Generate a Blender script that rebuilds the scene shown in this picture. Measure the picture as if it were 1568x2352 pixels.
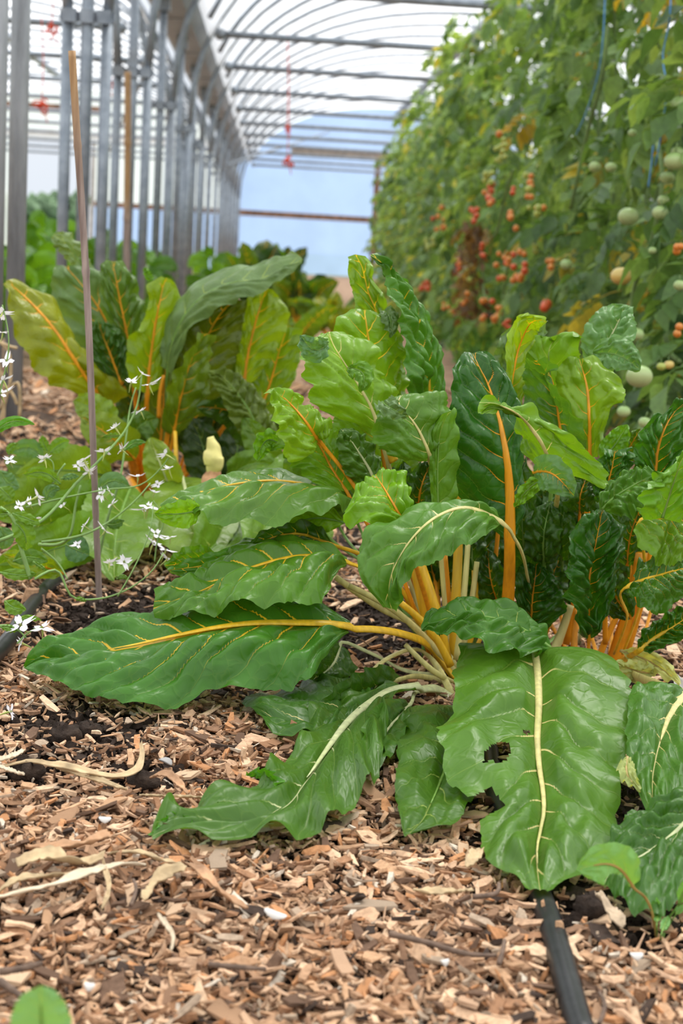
import bpy, math, random
import numpy as np
from mathutils import Matrix, Vector

for o in list(bpy.data.objects):
    bpy.data.objects.remove(o, do_unlink=True)
scene = bpy.context.scene
COL = scene.collection

# ------------------------------------------------------------------ camera
IW, IH, F = 1568.0, 2352.0, 3500.0
CAM_H = 0.55
ROLL = math.radians(2.8)
yc = Vector((628 - IW/2, IH/2 - 559, -F)).normalized()          # tunnel axis in camera space
zc = Vector((math.sin(ROLL), math.cos(ROLL), 0))
zc = (zc - yc*zc.dot(yc)).normalized()
xc = yc.cross(zc).normalized()
R_WC = Matrix((xc, yc, zc)).transposed()                          # world -> camera
CAM_ROT = R_WC.transposed()
cam_d = bpy.data.cameras.new('camera')
cam = bpy.data.objects.new('camera', cam_d)
COL.objects.link(cam)
cam.matrix_world = Matrix.Translation((0, 0, CAM_H)) @ CAM_ROT.to_4x4()
cam_d.sensor_fit = 'VERTICAL'
cam_d.sensor_height = 23.5
cam_d.lens = 23.5*F/IH
cam_d.clip_start = 0.05
cam_d.clip_end = 500
cam_d.dof.use_dof = True
cam_d.dof.focus_distance = 1.72
cam_d.dof.aperture_fstop = 5.2
scene.camera = cam

# ------------------------------------------------------------------ sky, light, exposure
world = bpy.data.worlds.new('overcast_sky')
scene.world = world
world.use_nodes = True
wn = world.node_tree
wn.nodes.clear()
w_out = wn.nodes.new('ShaderNodeOutputWorld')
w_bg = wn.nodes.new('ShaderNodeBackground')
w_tc = wn.nodes.new('ShaderNodeTexCoord')
w_sep = wn.nodes.new('ShaderNodeSeparateXYZ')
w_ramp = wn.nodes.new('ShaderNodeValToRGB')
w_noise = wn.nodes.new('ShaderNodeTexNoise')
w_noise.inputs['Scale'].default_value = 2.2
w_noise.inputs['Detail'].default_value = 4
w_mix = wn.nodes.new('ShaderNodeMixRGB')
w_mix.blend_type = 'MULTIPLY'
w_mix.inputs[0].default_value = 0.35
cr = w_ramp.color_ramp
cr.elements[0].position = 0.0
cr.elements[0].color = (0.46, 0.49, 0.53, 1)
cr.elements[1].position = 1.0
cr.elements[1].color = (1.0, 0.985, 0.96, 1)
w_cl = wn.nodes.new('ShaderNodeValToRGB')
w_cl.color_ramp.elements[0].position = 0.3
w_cl.color_ramp.elements[0].color = (0.78, 0.82, 0.87, 1)
w_cl.color_ramp.elements[1].position = 0.7
w_cl.color_ramp.elements[1].color = (1, 1, 1, 1)
L = wn.links.new
L(w_tc.outputs['Generated'], w_sep.inputs[0])
L(w_sep.outputs['Z'], w_ramp.inputs[0])
L(w_tc.outputs['Generated'], w_noise.inputs['Vector'])
L(w_noise.outputs['Fac'], w_cl.inputs[0])
L(w_ramp.outputs[0], w_mix.inputs[1])
L(w_cl.outputs[0], w_mix.inputs[2])
L(w_mix.outputs[0], w_bg.inputs[0])
w_bg.inputs[1].default_value = 1.75
L(w_bg.outputs[0], w_out.inputs[0])
# the veiled sun of a bright overcast day, high and slightly behind the crop
sun_d = bpy.data.lights.new('veiled_sun', 'SUN')
sun_d.energy = 5.2
sun_d.angle = math.radians(24)
sun_d.color = (1.0, 0.96, 0.90)
sun = bpy.data.objects.new('veiled_sun', sun_d)
COL.objects.link(sun)
sun.rotation_euler = (math.radians(-24), math.radians(14), 0)
sun.location = (0, 0, 12)
vs = scene.view_settings
vs.view_transform = 'Standard'
vs.look = 'None'
vs.gamma = 1.0
vs.use_curve_mapping = False
vs.exposure = 0.08

# ------------------------------------------------------------------ geometry helpers
CO = np.array([0, 0, CAM_H])
CR = np.array(CAM_ROT)          # camera -> world

def ray(px, py):
    d = CR @ np.array([px - IW/2, IH/2 - py, -F])
    return d/np.linalg.norm(d)

def at(px, py, Y, zmin=0.026):
    d = ray(px, py)
    p = CO + d*(Y/d[1])
    if p[2] < zmin and d[2] < 0:
        p = CO + d*((zmin - CAM_H)/d[2])
    return p

def at_x(px, py, X):
    d = ray(px, py)
    return CO + d*(X/d[0])

def at_z(px, py, Z=0.0):
    d = ray(px, py)
    return CO + d*((Z - CAM_H)/d[2])

def project(P):
    q = (np.asarray(P) - CO) @ CR
    return np.stack([IW/2 - F*q[..., 0]/q[..., 2], IH/2 + F*q[..., 1]/q[..., 2]], -1)

def herm(t, P, T):
    """smooth curve through P at parameters t, sampled at T"""
    t = np.asarray(t, float)
    P = np.asarray(P, float)
    n = len(t)
    if n == 2:
        a = ((T - t[0])/(t[1] - t[0]))[:, None]
        return P[0]*(1 - a) + P[1]*a
    m = np.zeros_like(P)
    dl = (P[1:] - P[:-1])/(t[1:] - t[:-1])[:, None]
    for i in range(1, n - 1):
        h0, h1 = t[i] - t[i-1], t[i+1] - t[i]
        m[i] = (dl[i-1]*h1 + dl[i]*h0)/(h0 + h1)
    m[0] = 1.5*dl[0] - 0.5*m[1]
    m[-1] = 1.5*dl[-1] - 0.5*m[-2]
    k = np.clip(np.searchsorted(t, T, side='right') - 1, 0, n - 2)
    h = (t[k+1] - t[k])
    s = ((T - t[k])/h)[:, None]
    h = h[:, None]
    return ((2*s**3 - 3*s**2 + 1)*P[k] + (s**3 - 2*s**2 + s)*h*m[k]
            + (-2*s**3 + 3*s**2)*P[k+1] + (s**3 - s**2)*h*m[k+1])

def chord(P):
    d = np.linalg.norm(np.diff(P, axis=0), axis=1) + 1e-6
    c = np.concatenate([[0], np.cumsum(d)])
    return c/c[-1]

def smooth_path(P, n):
    P = np.asarray(P, float)
    return herm(chord(P), P, np.linspace(0, 1, n))

def nrm(v):
    return v/(np.linalg.norm(v, axis=-1, keepdims=True) + 1e-12)

def vnoise(x, y, seed):
    """smooth value noise, -1..1"""
    g = np.random.RandomState(seed % 100000).rand(64, 64)*2 - 1
    xi, yi = np.floor(x).astype(int), np.floor(y).astype(int)
    fx, fy = x - xi, y - yi
    fx = fx*fx*(3 - 2*fx)
    fy = fy*fy*(3 - 2*fy)
    a = g[xi % 64, yi % 64]
    b = g[(xi+1) % 64, yi % 64]
    c = g[xi % 64, (yi+1) % 64]
    d = g[(xi+1) % 64, (yi+1) % 64]
    return (a*(1-fx) + b*fx)*(1-fy) + (c*(1-fx) + d*fx)*fy

def mesh_np(name, V, Fq, mat=None, smooth=True, uv=None, uv2=None, midx=None):
    """mesh from arrays; Fq is one (n,k) array of k-gons or a list of such arrays"""
    me = bpy.data.meshes.new(name)
    if isinstance(Fq, np.ndarray):
        Fq = [Fq]
    Fq = [f for f in Fq if len(f)]
    V = np.asarray(V, np.float32)
    me.vertices.add(len(V))
    me.vertices.foreach_set('co', V.ravel())
    loops = np.concatenate([f.ravel() for f in Fq]).astype(np.int32)
    tot = np.concatenate([np.full(len(f), f.shape[1], np.int32) for f in Fq])
    start = np.concatenate([[0], np.cumsum(tot)[:-1]]).astype(np.int32)
    me.loops.add(len(loops))
    me.loops.foreach_set('vertex_index', loops)
    me.polygons.add(len(tot))
    me.polygons.foreach_set('loop_start', start)
    try:
        me.polygons.foreach_set('loop_total', tot)
    except Exception:
        pass
    me.polygons.foreach_set('use_smooth', np.full(len(tot), smooth))
    if midx is not None:
        me.polygons.foreach_set('material_index', np.asarray(midx, np.int32))
    for nm, u in (('vein', uv), ('metric', uv2)):
        if u is not None:
            lay = me.uv_layers.new(name=nm)
            lay.data.foreach_set('uv', np.asarray(u, np.float32)[loops].ravel())
    if mat is not None:
        for m in (mat if isinstance(mat, (list, tuple)) else [mat]):
            me.materials.append(m)
    me.update(calc_edges=True)
    me.validate()
    return me

def obj(name, me, parent=None, color=None):
    o = bpy.data.objects.new(name, me)
    COL.objects.link(o)
    if parent is not None:
        o.parent = parent
        if me is None or True:
            o.matrix_parent_inverse = parent.matrix_basis.inverted()
    if color is not None:
        o.color = (*color, 1)
    return o

def tag(o, label=None, cat=None, group=None, kind=None):
    if label: o['label'] = label
    if cat: o['category'] = cat
    if group: o['group'] = group
    if kind: o['kind'] = kind
    return o

def thing(name, loc, label, cat, group=None):
    o = bpy.data.objects.new(name, None)
    o.empty_display_size = 0.05
    COL.objects.link(o)
    o.location = Vector([float(c) for c in loc])
    return tag(o, label, cat, group)

def tube(path, rad, sides=8, lateral=None, flat=1.0, groove=0.0, caps=True):
    """verts, [quads, caps] of a tube along path; lateral: wide axis of a flattened section"""
    path = np.asarray(path, float)
    n = len(path)
    rad = np.broadcast_to(np.asarray(rad, float), (n,))
    tan = nrm(np.gradient(path, axis=0))
    if lateral is None:
        ref = np.array([0.13, 0.31, 0.94]) if abs(tan[:, 2]).mean() < 0.8 else np.array([0.9, 0.4, 0.1])
        A = np.cross(tan, ref)
    else:
        A = np.broadcast_to(np.asarray(lateral, float), (n, 3))
        A = A - tan*np.sum(A*tan, 1, keepdims=True)
    A = nrm(A)
    B = np.cross(tan, A)
    th = np.linspace(0, 2*math.pi, sides, endpoint=False)
    m = 1 + groove*np.cos(th*max(3, sides//2))
    V = (path[:, None] + A[:, None]*(np.cos(th)*m)[None, :, None]*rad[:, None, None]
         + B[:, None]*(np.sin(th)*m)[None, :, None]*(rad*flat)[:, None, None]).reshape(-1, 3)
    i = np.arange(n - 1)[:, None]*sides
    j = np.arange(sides)[None]
    j2 = (j + 1) % sides
    Q = np.stack([i + j, i + j2, i + sides + j2, i + sides + j], -1).reshape(-1, 4)
    faces = [Q]
    if caps:
        faces.append(np.stack([np.arange(sides)[::-1], (n-1)*sides + np.arange(sides)]))
    return V, faces

def join(parts):
    """concatenate [(V, [faces]), ...]"""
    VV, by = [], {}
    off = 0
    for V, fs in parts:
        VV.append(V)
        for f in fs:
            if len(f):
                by.setdefault(f.shape[1], []).append(f + off)
        off += len(V)
    return np.concatenate(VV), [np.concatenate(v) for v in by.values()]

def box(c, s):
    c, s = np.asarray(c, float), np.asarray(s, float)/2
    k = np.array([[-1,-1,-1],[1,-1,-1],[1,1,-1],[-1,1,-1],[-1,-1,1],[1,-1,1],[1,1,1],[-1,1,1]])
    return c + k*s, [np.array([[3,2,1,0],[4,5,6,7],[0,1,5,4],[1,2,6,5],[2,3,7,6],[3,0,4,7]])]

def ball(c, r, ns=10, nr=7, sq=1.0, lobes=0, la=0.0):
    """squashed sphere"""
    V = []
    for i in range(1, nr):
        ph = math.pi*i/nr
        for j in range(ns):
            th = 2*math.pi*j/ns
            rr = r*math.sin(ph)*(1 + la*math.cos(lobes*th))
            V.append((rr*math.cos(th), rr*math.sin(th), r*sq*math.cos(ph)))
    V += [(0, 0, r*sq*0.97), (0, 0, -r*sq)]
    T = len(V) - 2
    Q, Tr = [], []
    for i in range(nr - 2):
        for j in range(ns):
            j2 = (j+1) % ns
            Q.append((i*ns+j, (i+1)*ns+j, (i+1)*ns+j2, i*ns+j2))
    for j in range(ns):
        j2 = (j+1) % ns
        Tr.append((T, j, j2))
        Tr.append((T+1, (nr-2)*ns+j2, (nr-2)*ns+j))
    return np.array(V) + np.asarray(c), [np.array(Q), np.array(Tr)]

# ------------------------------------------------------------------ materials
class NT:
    def __init__(s, name):
        s.m = bpy.data.materials.new(name)
        s.m.use_nodes = True
        s.t = s.m.node_tree
        s.t.nodes.clear()
        s.out = s.t.nodes.new('ShaderNodeOutputMaterial')
    def n(s, ty, **kw):
        nd = s.t.nodes.new('ShaderNode' + ty)
        for k, v in kw.items():
            if k.startswith('i_'):
                nd.inputs[k[2:].replace('_', ' ')].default_value = v
            else:
                setattr(nd, k, v)
        return nd
    def l(s, a, b):
        s.t.links.new(a, b)
    def math(s, op, a, b=None, c=None, clamp=False):
        nd = s.t.nodes.new('ShaderNodeMath')
        nd.operation = op
        nd.use_clamp = clamp
        for i, x in enumerate((a, b, c)):
            if x is None: continue
            if isinstance(x, (int, float)): nd.inputs[i].default_value = x
            else: s.l(x, nd.inputs[i])
        return nd.outputs[0]
    def mix(s, fac, a, b, mode='MIX'):
        nd = s.t.nodes.new('ShaderNodeMixRGB')
        nd.blend_type = mode
        for i, x in enumerate((fac, a, b)):
            if isinstance(x, (int, float)): nd.inputs[i].default_value = x
            elif isinstance(x, tuple): nd.inputs[i].default_value = (*x, 1) if len(x) == 3 else x
            else: s.l(x, nd.inputs[i])
        return nd.outputs[0]
    def smooth(s, x, e0, e1):
        nd = s.t.nodes.new('ShaderNodeMapRange')
        nd.interpolation_type = 'SMOOTHSTEP'
        s.l(x, nd.inputs[0])
        for i, v in ((1, e0), (2, e1)):
            if isinstance(v, (int, float)): nd.inputs[i].default_value = v
            else: s.l(v, nd.inputs[i])
        return nd.outputs[0]
    def ramp(s, x, stops, interp='LINEAR'):
        nd = s.t.nodes.new('ShaderNodeValToRGB')
        nd.color_ramp.interpolation = interp
        e = nd.color_ramp.elements
        while len(e) < len(stops): e.new(0.5)
        for el, (p, c) in zip(e, stops):
            el.position = p
            el.color = (*c, 1)
        s.l(x, nd.inputs[0])
        return nd.outputs[0]
    def noise(s, scale, detail=3, vec=None, rough=0.55):
        nd = s.n('TexNoise')
        nd.inputs['Scale'].default_value = scale
        nd.inputs['Detail'].default_value = detail
        nd.inputs['Roughness'].default_value = rough
        if vec is not None: s.l(vec, nd.inputs['Vector'])
        return nd.outputs['Fac']
    def bsdf(s, color, rough=0.5, metal=0.0, spec=0.5, bump=None, bs=0.3, bd=0.002, trans=0.0, tcol=None):
        b = s.n('BsdfPrincipled')
        for k, v in (('Base Color', color), ('Roughness', rough), ('Metallic', metal), ('Specular IOR Level', spec)):
            if isinstance(v, (int, float)): b.inputs[k].default_value = v
            elif isinstance(v, tuple): b.inputs[k].default_value = (*v, 1)
            else: s.l(v, b.inputs[k])
        nor = None
        if bump is not None:
            bp = s.n('Bump')
            bp.inputs['Strength'].default_value = bs
            bp.inputs['Distance'].default_value = bd
            s.l(bump, bp.inputs['Height'])
            nor = bp.outputs[0]
            s.l(nor, b.inputs['Normal'])
        sh = b.outputs[0]
        if trans:
            t = s.n('BsdfTranslucent')
            if isinstance(tcol, tuple): t.inputs[0].default_value = (*tcol, 1)
            else: s.l(tcol, t.inputs[0])
            if nor is not None: s.l(nor, t.inputs['Normal'])
            mx = s.n('MixShader')
            mx.inputs[0].default_value = trans
            s.l(sh, mx.inputs[1])
            s.l(t.outputs[0], mx.inputs[2])
            sh = mx.outputs[0]
        s.l(sh, s.out.inputs[0])
        return s.m
    def obco(s):
        return s.n('TexCoord').outputs['Object']

MATS = {}
def simple(name, color, rough=0.6, metal=0.0, var=0.25, scale=30, spec=0.4, trans=0.0, bd=0.0008):
    if name in MATS: return MATS[name]
    k = NT(name)
    co = k.obco()
    nz = k.noise(scale, 4, co)
    c2 = tuple(min(1, c*(1 + var)) for c in color)
    c1 = tuple(c*(1 - var) for c in color)
    c = k.ramp(nz, [(0.3, c1), (0.7, c2)])
    MATS[name] = k.bsdf(c, rough, metal, spec, nz, 0.4, bd, trans, tuple(min(1, x*1.3) for x in color) if trans else None)
    return MATS[name]

def leaf_mat(name, vein, trans=0.30, rough=0.28, ty=(2.2, 1.9, 0.6), spot=0.0, wide=1.0, reach=0.75, far=(0.22, 0.33, 0.06)):
    """chard blade: colour from the object, coloured midrib and side veins, fine net of pale veinlets"""
    k = NT(name)
    oi = k.n('ObjectInfo')
    base = oi.outputs['Color']
    uv = k.n('UVMap', uv_map='vein').outputs[0]
    me = k.n('UVMap', uv_map='metric').outputs[0]
    sp = k.n('SeparateXYZ')
    k.l(uv, sp.inputs[0])
    s, u = sp.outputs[0], sp.outputs[1]
    au = k.math('ABSOLUTE', u)
    fr = k.math('ABSOLUTE', k.math('SUBTRACT', k.math('FRACT', k.math('ADD', s, 0.5)), 0.5))   # 0 on a side vein
    wv = k.math('MULTIPLY_ADD', k.math('POWER', k.math('SUBTRACT', 1.0, au, clamp=True), 3.0), 0.055*wide, 0.016)
    side = k.math('SUBTRACT', 1.0, k.smooth(fr, k.math('MULTIPLY', wv, 0.4), wv))
    mid = k.math('SUBTRACT', 1.0, k.smooth(au, 0.010, 0.035*wide))
    # veinlets
    vo = k.n('TexVoronoi', feature='DISTANCE_TO_EDGE')
    vo.inputs['Scale'].default_value = 62
    warp = k.n('TexNoise')
    warp.inputs['Scale'].default_value = 40
    k.l(me, warp.inputs['Vector'])
    wm = k.n('VectorMath', operation='MULTIPLY_ADD')
    k.l(warp.outputs['Color'], wm.inputs[0])
    wm.inputs[1].default_value = (0.018, 0.018, 0.018)
    k.l(me, wm.inputs[2])
    k.l(wm.outputs[0], vo.inputs['Vector'])
    net = k.math('SUBTRACT', 1.0, k.smooth(vo.outputs['Distance'], 0.005, 0.045))
    big = k.noise(14, 3, me)
    fine = k.noise(120, 2, me)
    c = k.mix(1.0, base, k.ramp(big, [(0.3, (0.80, 0.82, 0.75)), (0.7, (1.2, 1.16, 1.2))]), 'MULTIPLY')
    lite = k.mix(0.4, base, (0.26, 0.40, 0.06))
    c = k.mix(k.math('MULTIPLY', net, 0.16), c, lite)
    if spot:
        sn = k.noise(38, 2, me)
        c = k.mix(k.math('MULTIPLY', k.smooth(sn, 0.62, 0.70), spot), c, (0.42, 0.30, 0.08))
    vcol = k.mix(k.smooth(au, reach*0.45, reach), vein, k.mix(0.55, base, far))
    c = k.mix(k.math('MULTIPLY', side, k.math('SUBTRACT', 0.92, k.math('MULTIPLY', au, 0.35))), c, vcol)
    c = k.mix(k.math('MULTIPLY', mid, 0.95), c, vein)
    tc = k.mix(1.0, c, (ty[0], ty[1], ty[2]), 'MULTIPLY')
    h = k.math('SUBTRACT', k.math('MULTIPLY', k.smooth(vo.outputs['Distance'], 0.0, 0.22), 0.55), k.math('MULTIPLY', side, 0.6))
    h = k.math('ADD', h, k.math('MULTIPLY', fine, 0.30))
    rg = k.math('MULTIPLY_ADD', big, 0.22, rough - 0.08)
    return k.bsdf(c, rg, 0, 0.36, h, 0.42, 0.0014, trans, tc)

YEL, ORA, CRE, PAL, GRV = (0.82, 0.52, 0.03), (0.78, 0.35, 0.014), (0.72, 0.62, 0.25), (0.62, 0.66, 0.34), (0.30, 0.40, 0.08)
LM = {
    'y': leaf_mat('chard_blade_yellow_rib', YEL, reach=0.8),
    'o': leaf_mat('chard_blade_orange_rib', ORA, reach=0.42, wide=0.55),
    'c': leaf_mat('chard_blade_cream_rib', CRE, rough=0.32, wide=0.45, reach=0.28),
    'p': leaf_mat('chard_blade_pale_rib', PAL, rough=0.34, wide=0.4, reach=0.22),
    'g': leaf_mat('leaf_blade_green_rib', GRV, rough=0.34, wide=0.4, reach=0.4),
    'dead': leaf_mat('withered_blade', (0.50, 0.38, 0.10), rough=0.6, spot=0.8),
}
def stalk_mat(name, c, g):
    k = NT(name)
    co = k.n('TexCoord').outputs['Object']
    mp = k.n('Mapping')
    mp.inputs['Scale'].default_value = (1, 1, 0.08)
    k.l(co, mp.inputs[0])
    nz = k.noise(130, 3, mp.outputs[0])
    n2 = k.noise(9, 2, co)
    col = k.ramp(nz, [(0.3, tuple(x*0.72 for x in c)), (0.7, tuple(min(1, x*1.15) for x in c))])
    col = k.mix(k.math('MULTIPLY', k.smooth(n2, 0.55, 0.75), 0.45), col, g)
    return k.bsdf(col, 0.38, 0, 0.45, nz, 0.35, 0.001, 0.2, tuple(min(1, x*1.2) for x in c))
SM = {
    'y': stalk_mat('stalk_yellow', (0.80, 0.50, 0.025), (0.66, 0.52, 0.08)),
    'o': stalk_mat('stalk_orange', (0.80, 0.345, 0.012), (0.78, 0.44, 0.03)),
    'c': stalk_mat('stalk_cream', (0.66, 0.60, 0.24), (0.42, 0.46, 0.12)),
    'p': stalk_mat('stalk_pale', (0.62, 0.66, 0.36), (0.40, 0.50, 0.16)),
    'g': stalk_mat('stalk_green', (0.18, 0.34, 0.06), (0.26, 0.30, 0.07)),
    'dead': stalk_mat('stalk_withered', (0.48, 0.36, 0.12), (0.40, 0.26, 0.1)),
}
# blade colours
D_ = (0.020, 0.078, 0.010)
M_ = (0.044, 0.125, 0.015)
L_ = (0.064, 0.205, 0.022)
B_ = (0.088, 0.250, 0.018)
O_ = (0.130, 0.180, 0.010)
OD = (0.050, 0.100, 0.010)
G_ = (0.085, 0.155, 0.055)
Y_ = (0.300, 0.340, 0.150)

# ------------------------------------------------------------------ leaf builder
_seed = [11]
def blade_mesh(t, Mi, Li, Ri, n, nu, veins, pucker, ruffle, camber, mat, seed, hole=None, edge=0.03, flute=5.0, cells=0.5):
    T = np.linspace(0, 1, n)
    M, Lf, Rt = herm(t, Mi, T), herm(t, Li, T), herm(t, Ri, T)
    u = np.linspace(-1, 1, 2*nu + 1)
    length = np.sum(np.linalg.norm(np.diff(M, axis=0), axis=1))
    wl = np.linalg.norm(Lf - M, axis=1)
    wr = np.linalg.norm(Rt - M, axis=1)
    V_, U_ = np.meshgrid(T, u, indexing='ij')
    au = np.abs(U_)
    sgn = np.sign(U_)
    W = np.where(U_ < 0, wl[:, None], wr[:, None])
    ed = 1 + edge*vnoise(V_*flute*5 + seed*0.37, sgn*7.3 + 20, seed)*au + edge*0.6*vnoise(V_*flute*13, sgn*3.1 + 9, seed+5)*au
    E = np.where((U_ < 0)[..., None], (Lf - M)[:, None], (Rt - M)[:, None])
    S = M[:, None] + E*(au*ed)[..., None]
    N = nrm(np.cross(np.gradient(S, axis=0), np.gradient(S, axis=1)))
    # even out the normal so that bulges do not fold
    ker = np.array([1, 2, 3, 2, 1])/9.0
    for _ in range(2):
        N = np.apply_along_axis(lambda a: np.convolve(np.pad(a, 2, mode='edge'), ker, 'valid'), 0, N)
        N = np.apply_along_axis(lambda a: np.convolve(np.pad(a, 2, mode='edge'), ker, 'valid'), 1, N)
    N = nrm(N)
    # make the upper side the one that looks up and to the camera
    c = S[n//2, nu]
    if np.sum(N[n//2, nu]*(CO + np.array([0, 0, 1.2]) - c)) < 0:
        N = -N
    ws = max(wl.max(), wr.max())
    wrow = np.maximum(wl, wr)[:, None]
    off = np.where(U_ < 0, 0.37, 0.0)
    s = veins*(V_ - 0.95*(au**1.15)*np.sqrt(wrow*ws)/length) + off + 0.30*vnoise(V_*5, U_*2.0 + 30, seed+1) + 0.10*vnoise(V_*13, U_*5 + 33, seed+11) + 0.3
    pucker = pucker*1.7
    pil = np.abs(np.sin(math.pi*s))**0.5
    uprof = np.clip(au/0.22, 0, 1)*(1 - 0.45*np.clip((au - 0.6)/0.4, 0, 1))
    fade = np.clip(V_/0.12, 0, 1)*np.clip((1 - V_)/0.10, 0, 1)
    cell = 1 - cells + cells*np.abs(np.sin(math.pi*(au*2.4 + 0.35*vnoise(V_*9, U_*3 + 40, seed+2))))**0.7
    h = pucker*pil*cell*uprof*fade*(0.68 + 0.42*vnoise(V_*7 + 5, U_*2.6 + 70, seed+12))
    h = h + pucker*0.55*vnoise(V_*11 + 3, U_*4.2 + 50, seed+3)*uprof*fade
    h = h + ruffle*(au**2.6)*np.clip(V_/0.1, 0, 1)*(np.sin(2*math.pi*(flute*V_ + sgn*0.19) + 2.2*vnoise(V_*3, sgn*5 + 11, seed+4))
                                                + 0.5*vnoise(V_*flute*3.5, sgn*9 + 4, seed+6))
    h = h + camber*W*4*au*(1 - au)
    h = h + 0.018*length*vnoise(V_*2.2 + 1.7, U_*1.1 + 60, seed+7)*au
    S = S + N*h[..., None]
    S[..., 2] = np.maximum(S[..., 2], 0.022 + 0.004*au)
    idx = np.arange(n*(2*nu+1)).reshape(n, 2*nu+1)
    Q = np.stack([idx[:-1, :-1], idx[:-1, 1:], idx[1:, 1:], idx[1:, :-1]], -1).reshape(-1, 4)
    P = S.reshape(-1, 3)
    if hole is not None:
        cpx = project(P[Q].mean(1))
        keep = np.ones(len(Q), bool)
        for poly in hole:
            poly = np.array(poly, float)
            inside = np.zeros(len(Q), bool)
            for a in range(len(poly)):
                x1, y1 = poly[a]
                x2, y2 = poly[a-1]
                cond = ((y1 > cpx[:, 1]) != (y2 > cpx[:, 1])) & (cpx[:, 0] < (x2-x1)*(cpx[:, 1]-y1)/(y2-y1+1e-9) + x1)
                inside ^= cond
            keep &= ~inside
        Q = Q[keep]
    uv = np.stack([s.ravel(), U_.ravel()], -1)
    uv2 = np.stack([(U_*W).ravel() + seed*0.11, (V_*length).ravel() + seed*0.07], -1)
    me = mesh_np('leaf', P, Q, mat, True, uv, uv2)
    return me, S[:, nu], (Rt - Lf), N[:, nu]

def build_leaf(plant, t, Mi, Li, Ri, stalk, tint, vein, sw, veins, pucker, ruffle, camber, n, nu, hole=None, edge=0.045, rib=0.8, name='leaf', flute=5.0, smat=None, lift=0.0012, cells=0.4):
    _seed[0] += 7
    sd = _seed[0]
    me, mid, lat, nor = blade_mesh(t, Mi, Li, Ri, n, nu, veins, pucker, ruffle, camber, LM[vein], sd, hole, edge, flute, cells)
    gr_ = tint[2] > 0.3*tint[1]                     # greyer tints take a milder colour shift
    tint = (tint[0]*1.15, tint[1]*1.2, tint[2]*0.95) if gr_ else (tint[0]*1.6, tint[1]*1.28, tint[2]*0.45)
    lf = obj(name, me, plant, tint)
    m = max(3, int(len(mid)*rib))
    ribp = mid[:m:max(1, m//22)] + nor[:m:max(1, m//22)]*lift
    la = lat[max(2, n//6)]
    if stalk is not None and len(stalk):
        st = smooth_path(np.vstack([stalk, mid[:2]]), 18)[:-1]
        path = np.vstack([st, ribp])
        ns = len(st)
    else:
        path = ribp
        ns = 0
    r = np.concatenate([np.linspace(sw, sw*0.72, ns), sw*0.74*np.linspace(1, 0.0, len(path)-ns)**0.75 + 0.0004])
    latv = np.vstack([np.repeat(la[None], ns, 0), lat[:m:max(1, m//22)] + 1e-6])
    latv[-1] = latv[-2] if len(latv) > 1 else latv[-1]
    V, fs = tube(path, r, 12, latv, 0.5, 0.07)
    V[:, 2] = np.maximum(V[:, 2], 0.001)
    so = obj('stalk', mesh_np('stalk', V, fs, smat or SM[vein]), lf)
    return lf

def LF(plant, Dp, st, stalk=(), tint=M_, vein='y', sw=6, veins=9, pucker=5, ruffle=5, camber=0.10, n=90, nu=20, **kw):
    """hero leaf: stations (mid x,y,o, left x,y,o, right x,y,o); o = depth offset in cm; sizes in mm"""
    A = np.array(st, float)
    Mi = np.array([at(r[0], r[1], Dp + r[2]/100) for r in A])
    Li = np.array([at(r[3], r[4], Dp + r[5]/100) for r in A])
    Ri = np.array([at(r[6], r[7], Dp + r[8]/100) for r in A])
    sk = np.array([at(x, y, Dp + o/100, 0.004) for x, y, o in stalk]) if len(stalk) else None
    t = chord((Mi*2 + Li + Ri)/4)
    return build_leaf(plant, t, Mi, Li, Ri, sk, tint, vein, sw/2000, veins, pucker/1000, ruffle/1000, camber, n, nu, **kw)

PROF_T = np.array([0, 0.06, 0.2, 0.4, 0.6, 0.8, 0.93, 1.0])
PROFS = {
    'chard': np.array([0.10, 0.35, 0.85, 1.0, 0.92, 0.68, 0.36, 0.04]),
    'oval':  np.array([0.04, 0.30, 0.75, 1.0, 0.95, 0.70, 0.36, 0.02]),
    'lance': np.array([0.04, 0.25, 0.65, 1.0, 0.85, 0.48, 0.20, 0.01]),
    'round': np.array([0.45, 0.72, 0.94, 1.0, 0.97, 0.80, 0.52, 0.10]),
    'heart': np.array([0.30, 0.80, 1.0, 0.88, 0.68, 0.42, 0.18, 0.01]),
}
def QL(plant, base, mid, tip, w, tilt=0.0, fold=0.15, tint=M_, vein='g', sw=5, stalk=(), veins=8, pucker=3, ruffle=4, camber=0.08,
       n=44, nu=9, prof='chard', world=False, **kw):
    """quick leaf through three (px,py,Y) points; w half width in px at mid depth; tilt turns the blade about its midrib"""
    if world:
        P = np.array([base, mid, tip], float)
        wm = w
    else:
        P = np.array([at(*p) for p in (base, mid, tip)])
        wm = w*mid[2]/F
    T = np.array([0, 0.5, 1.0])
    Mi = herm(chord(P), P, PROF_T)
    tan = nrm(np.gradient(Mi, axis=0))
    view = nrm(P[1] - CO)
    side = nrm(np.cross(tan, view))
    up = np.cross(side, tan)
    wv = side*math.cos(tilt) + up*math.sin(tilt)
    nn = np.cross(tan, wv)
    nn = np.where((np.sum(nn*(np.array([0, 0, 1]) - view*0.5), 1) > 0)[:, None], nn, -nn)
    ww = (PROFS[prof]*wm)[:, None]
    Li = Mi - wv*ww + nn*ww*fold
    Ri = Mi + wv*ww + nn*ww*fold
    for Z in (Mi, Li, Ri):
        Z[:, 2] = np.maximum(Z[:, 2], 0.026)
    sk = None
    if len(stalk):
        sk = np.array(stalk, float) if world else np.array([at(*p, 0.004) for p in stalk])
    return build_leaf(plant, PROF_T, Mi, Li, Ri, sk, tint, vein, sw/2000, veins, pucker/1000, ruffle/1000, camber, n, nu, **kw)

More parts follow.
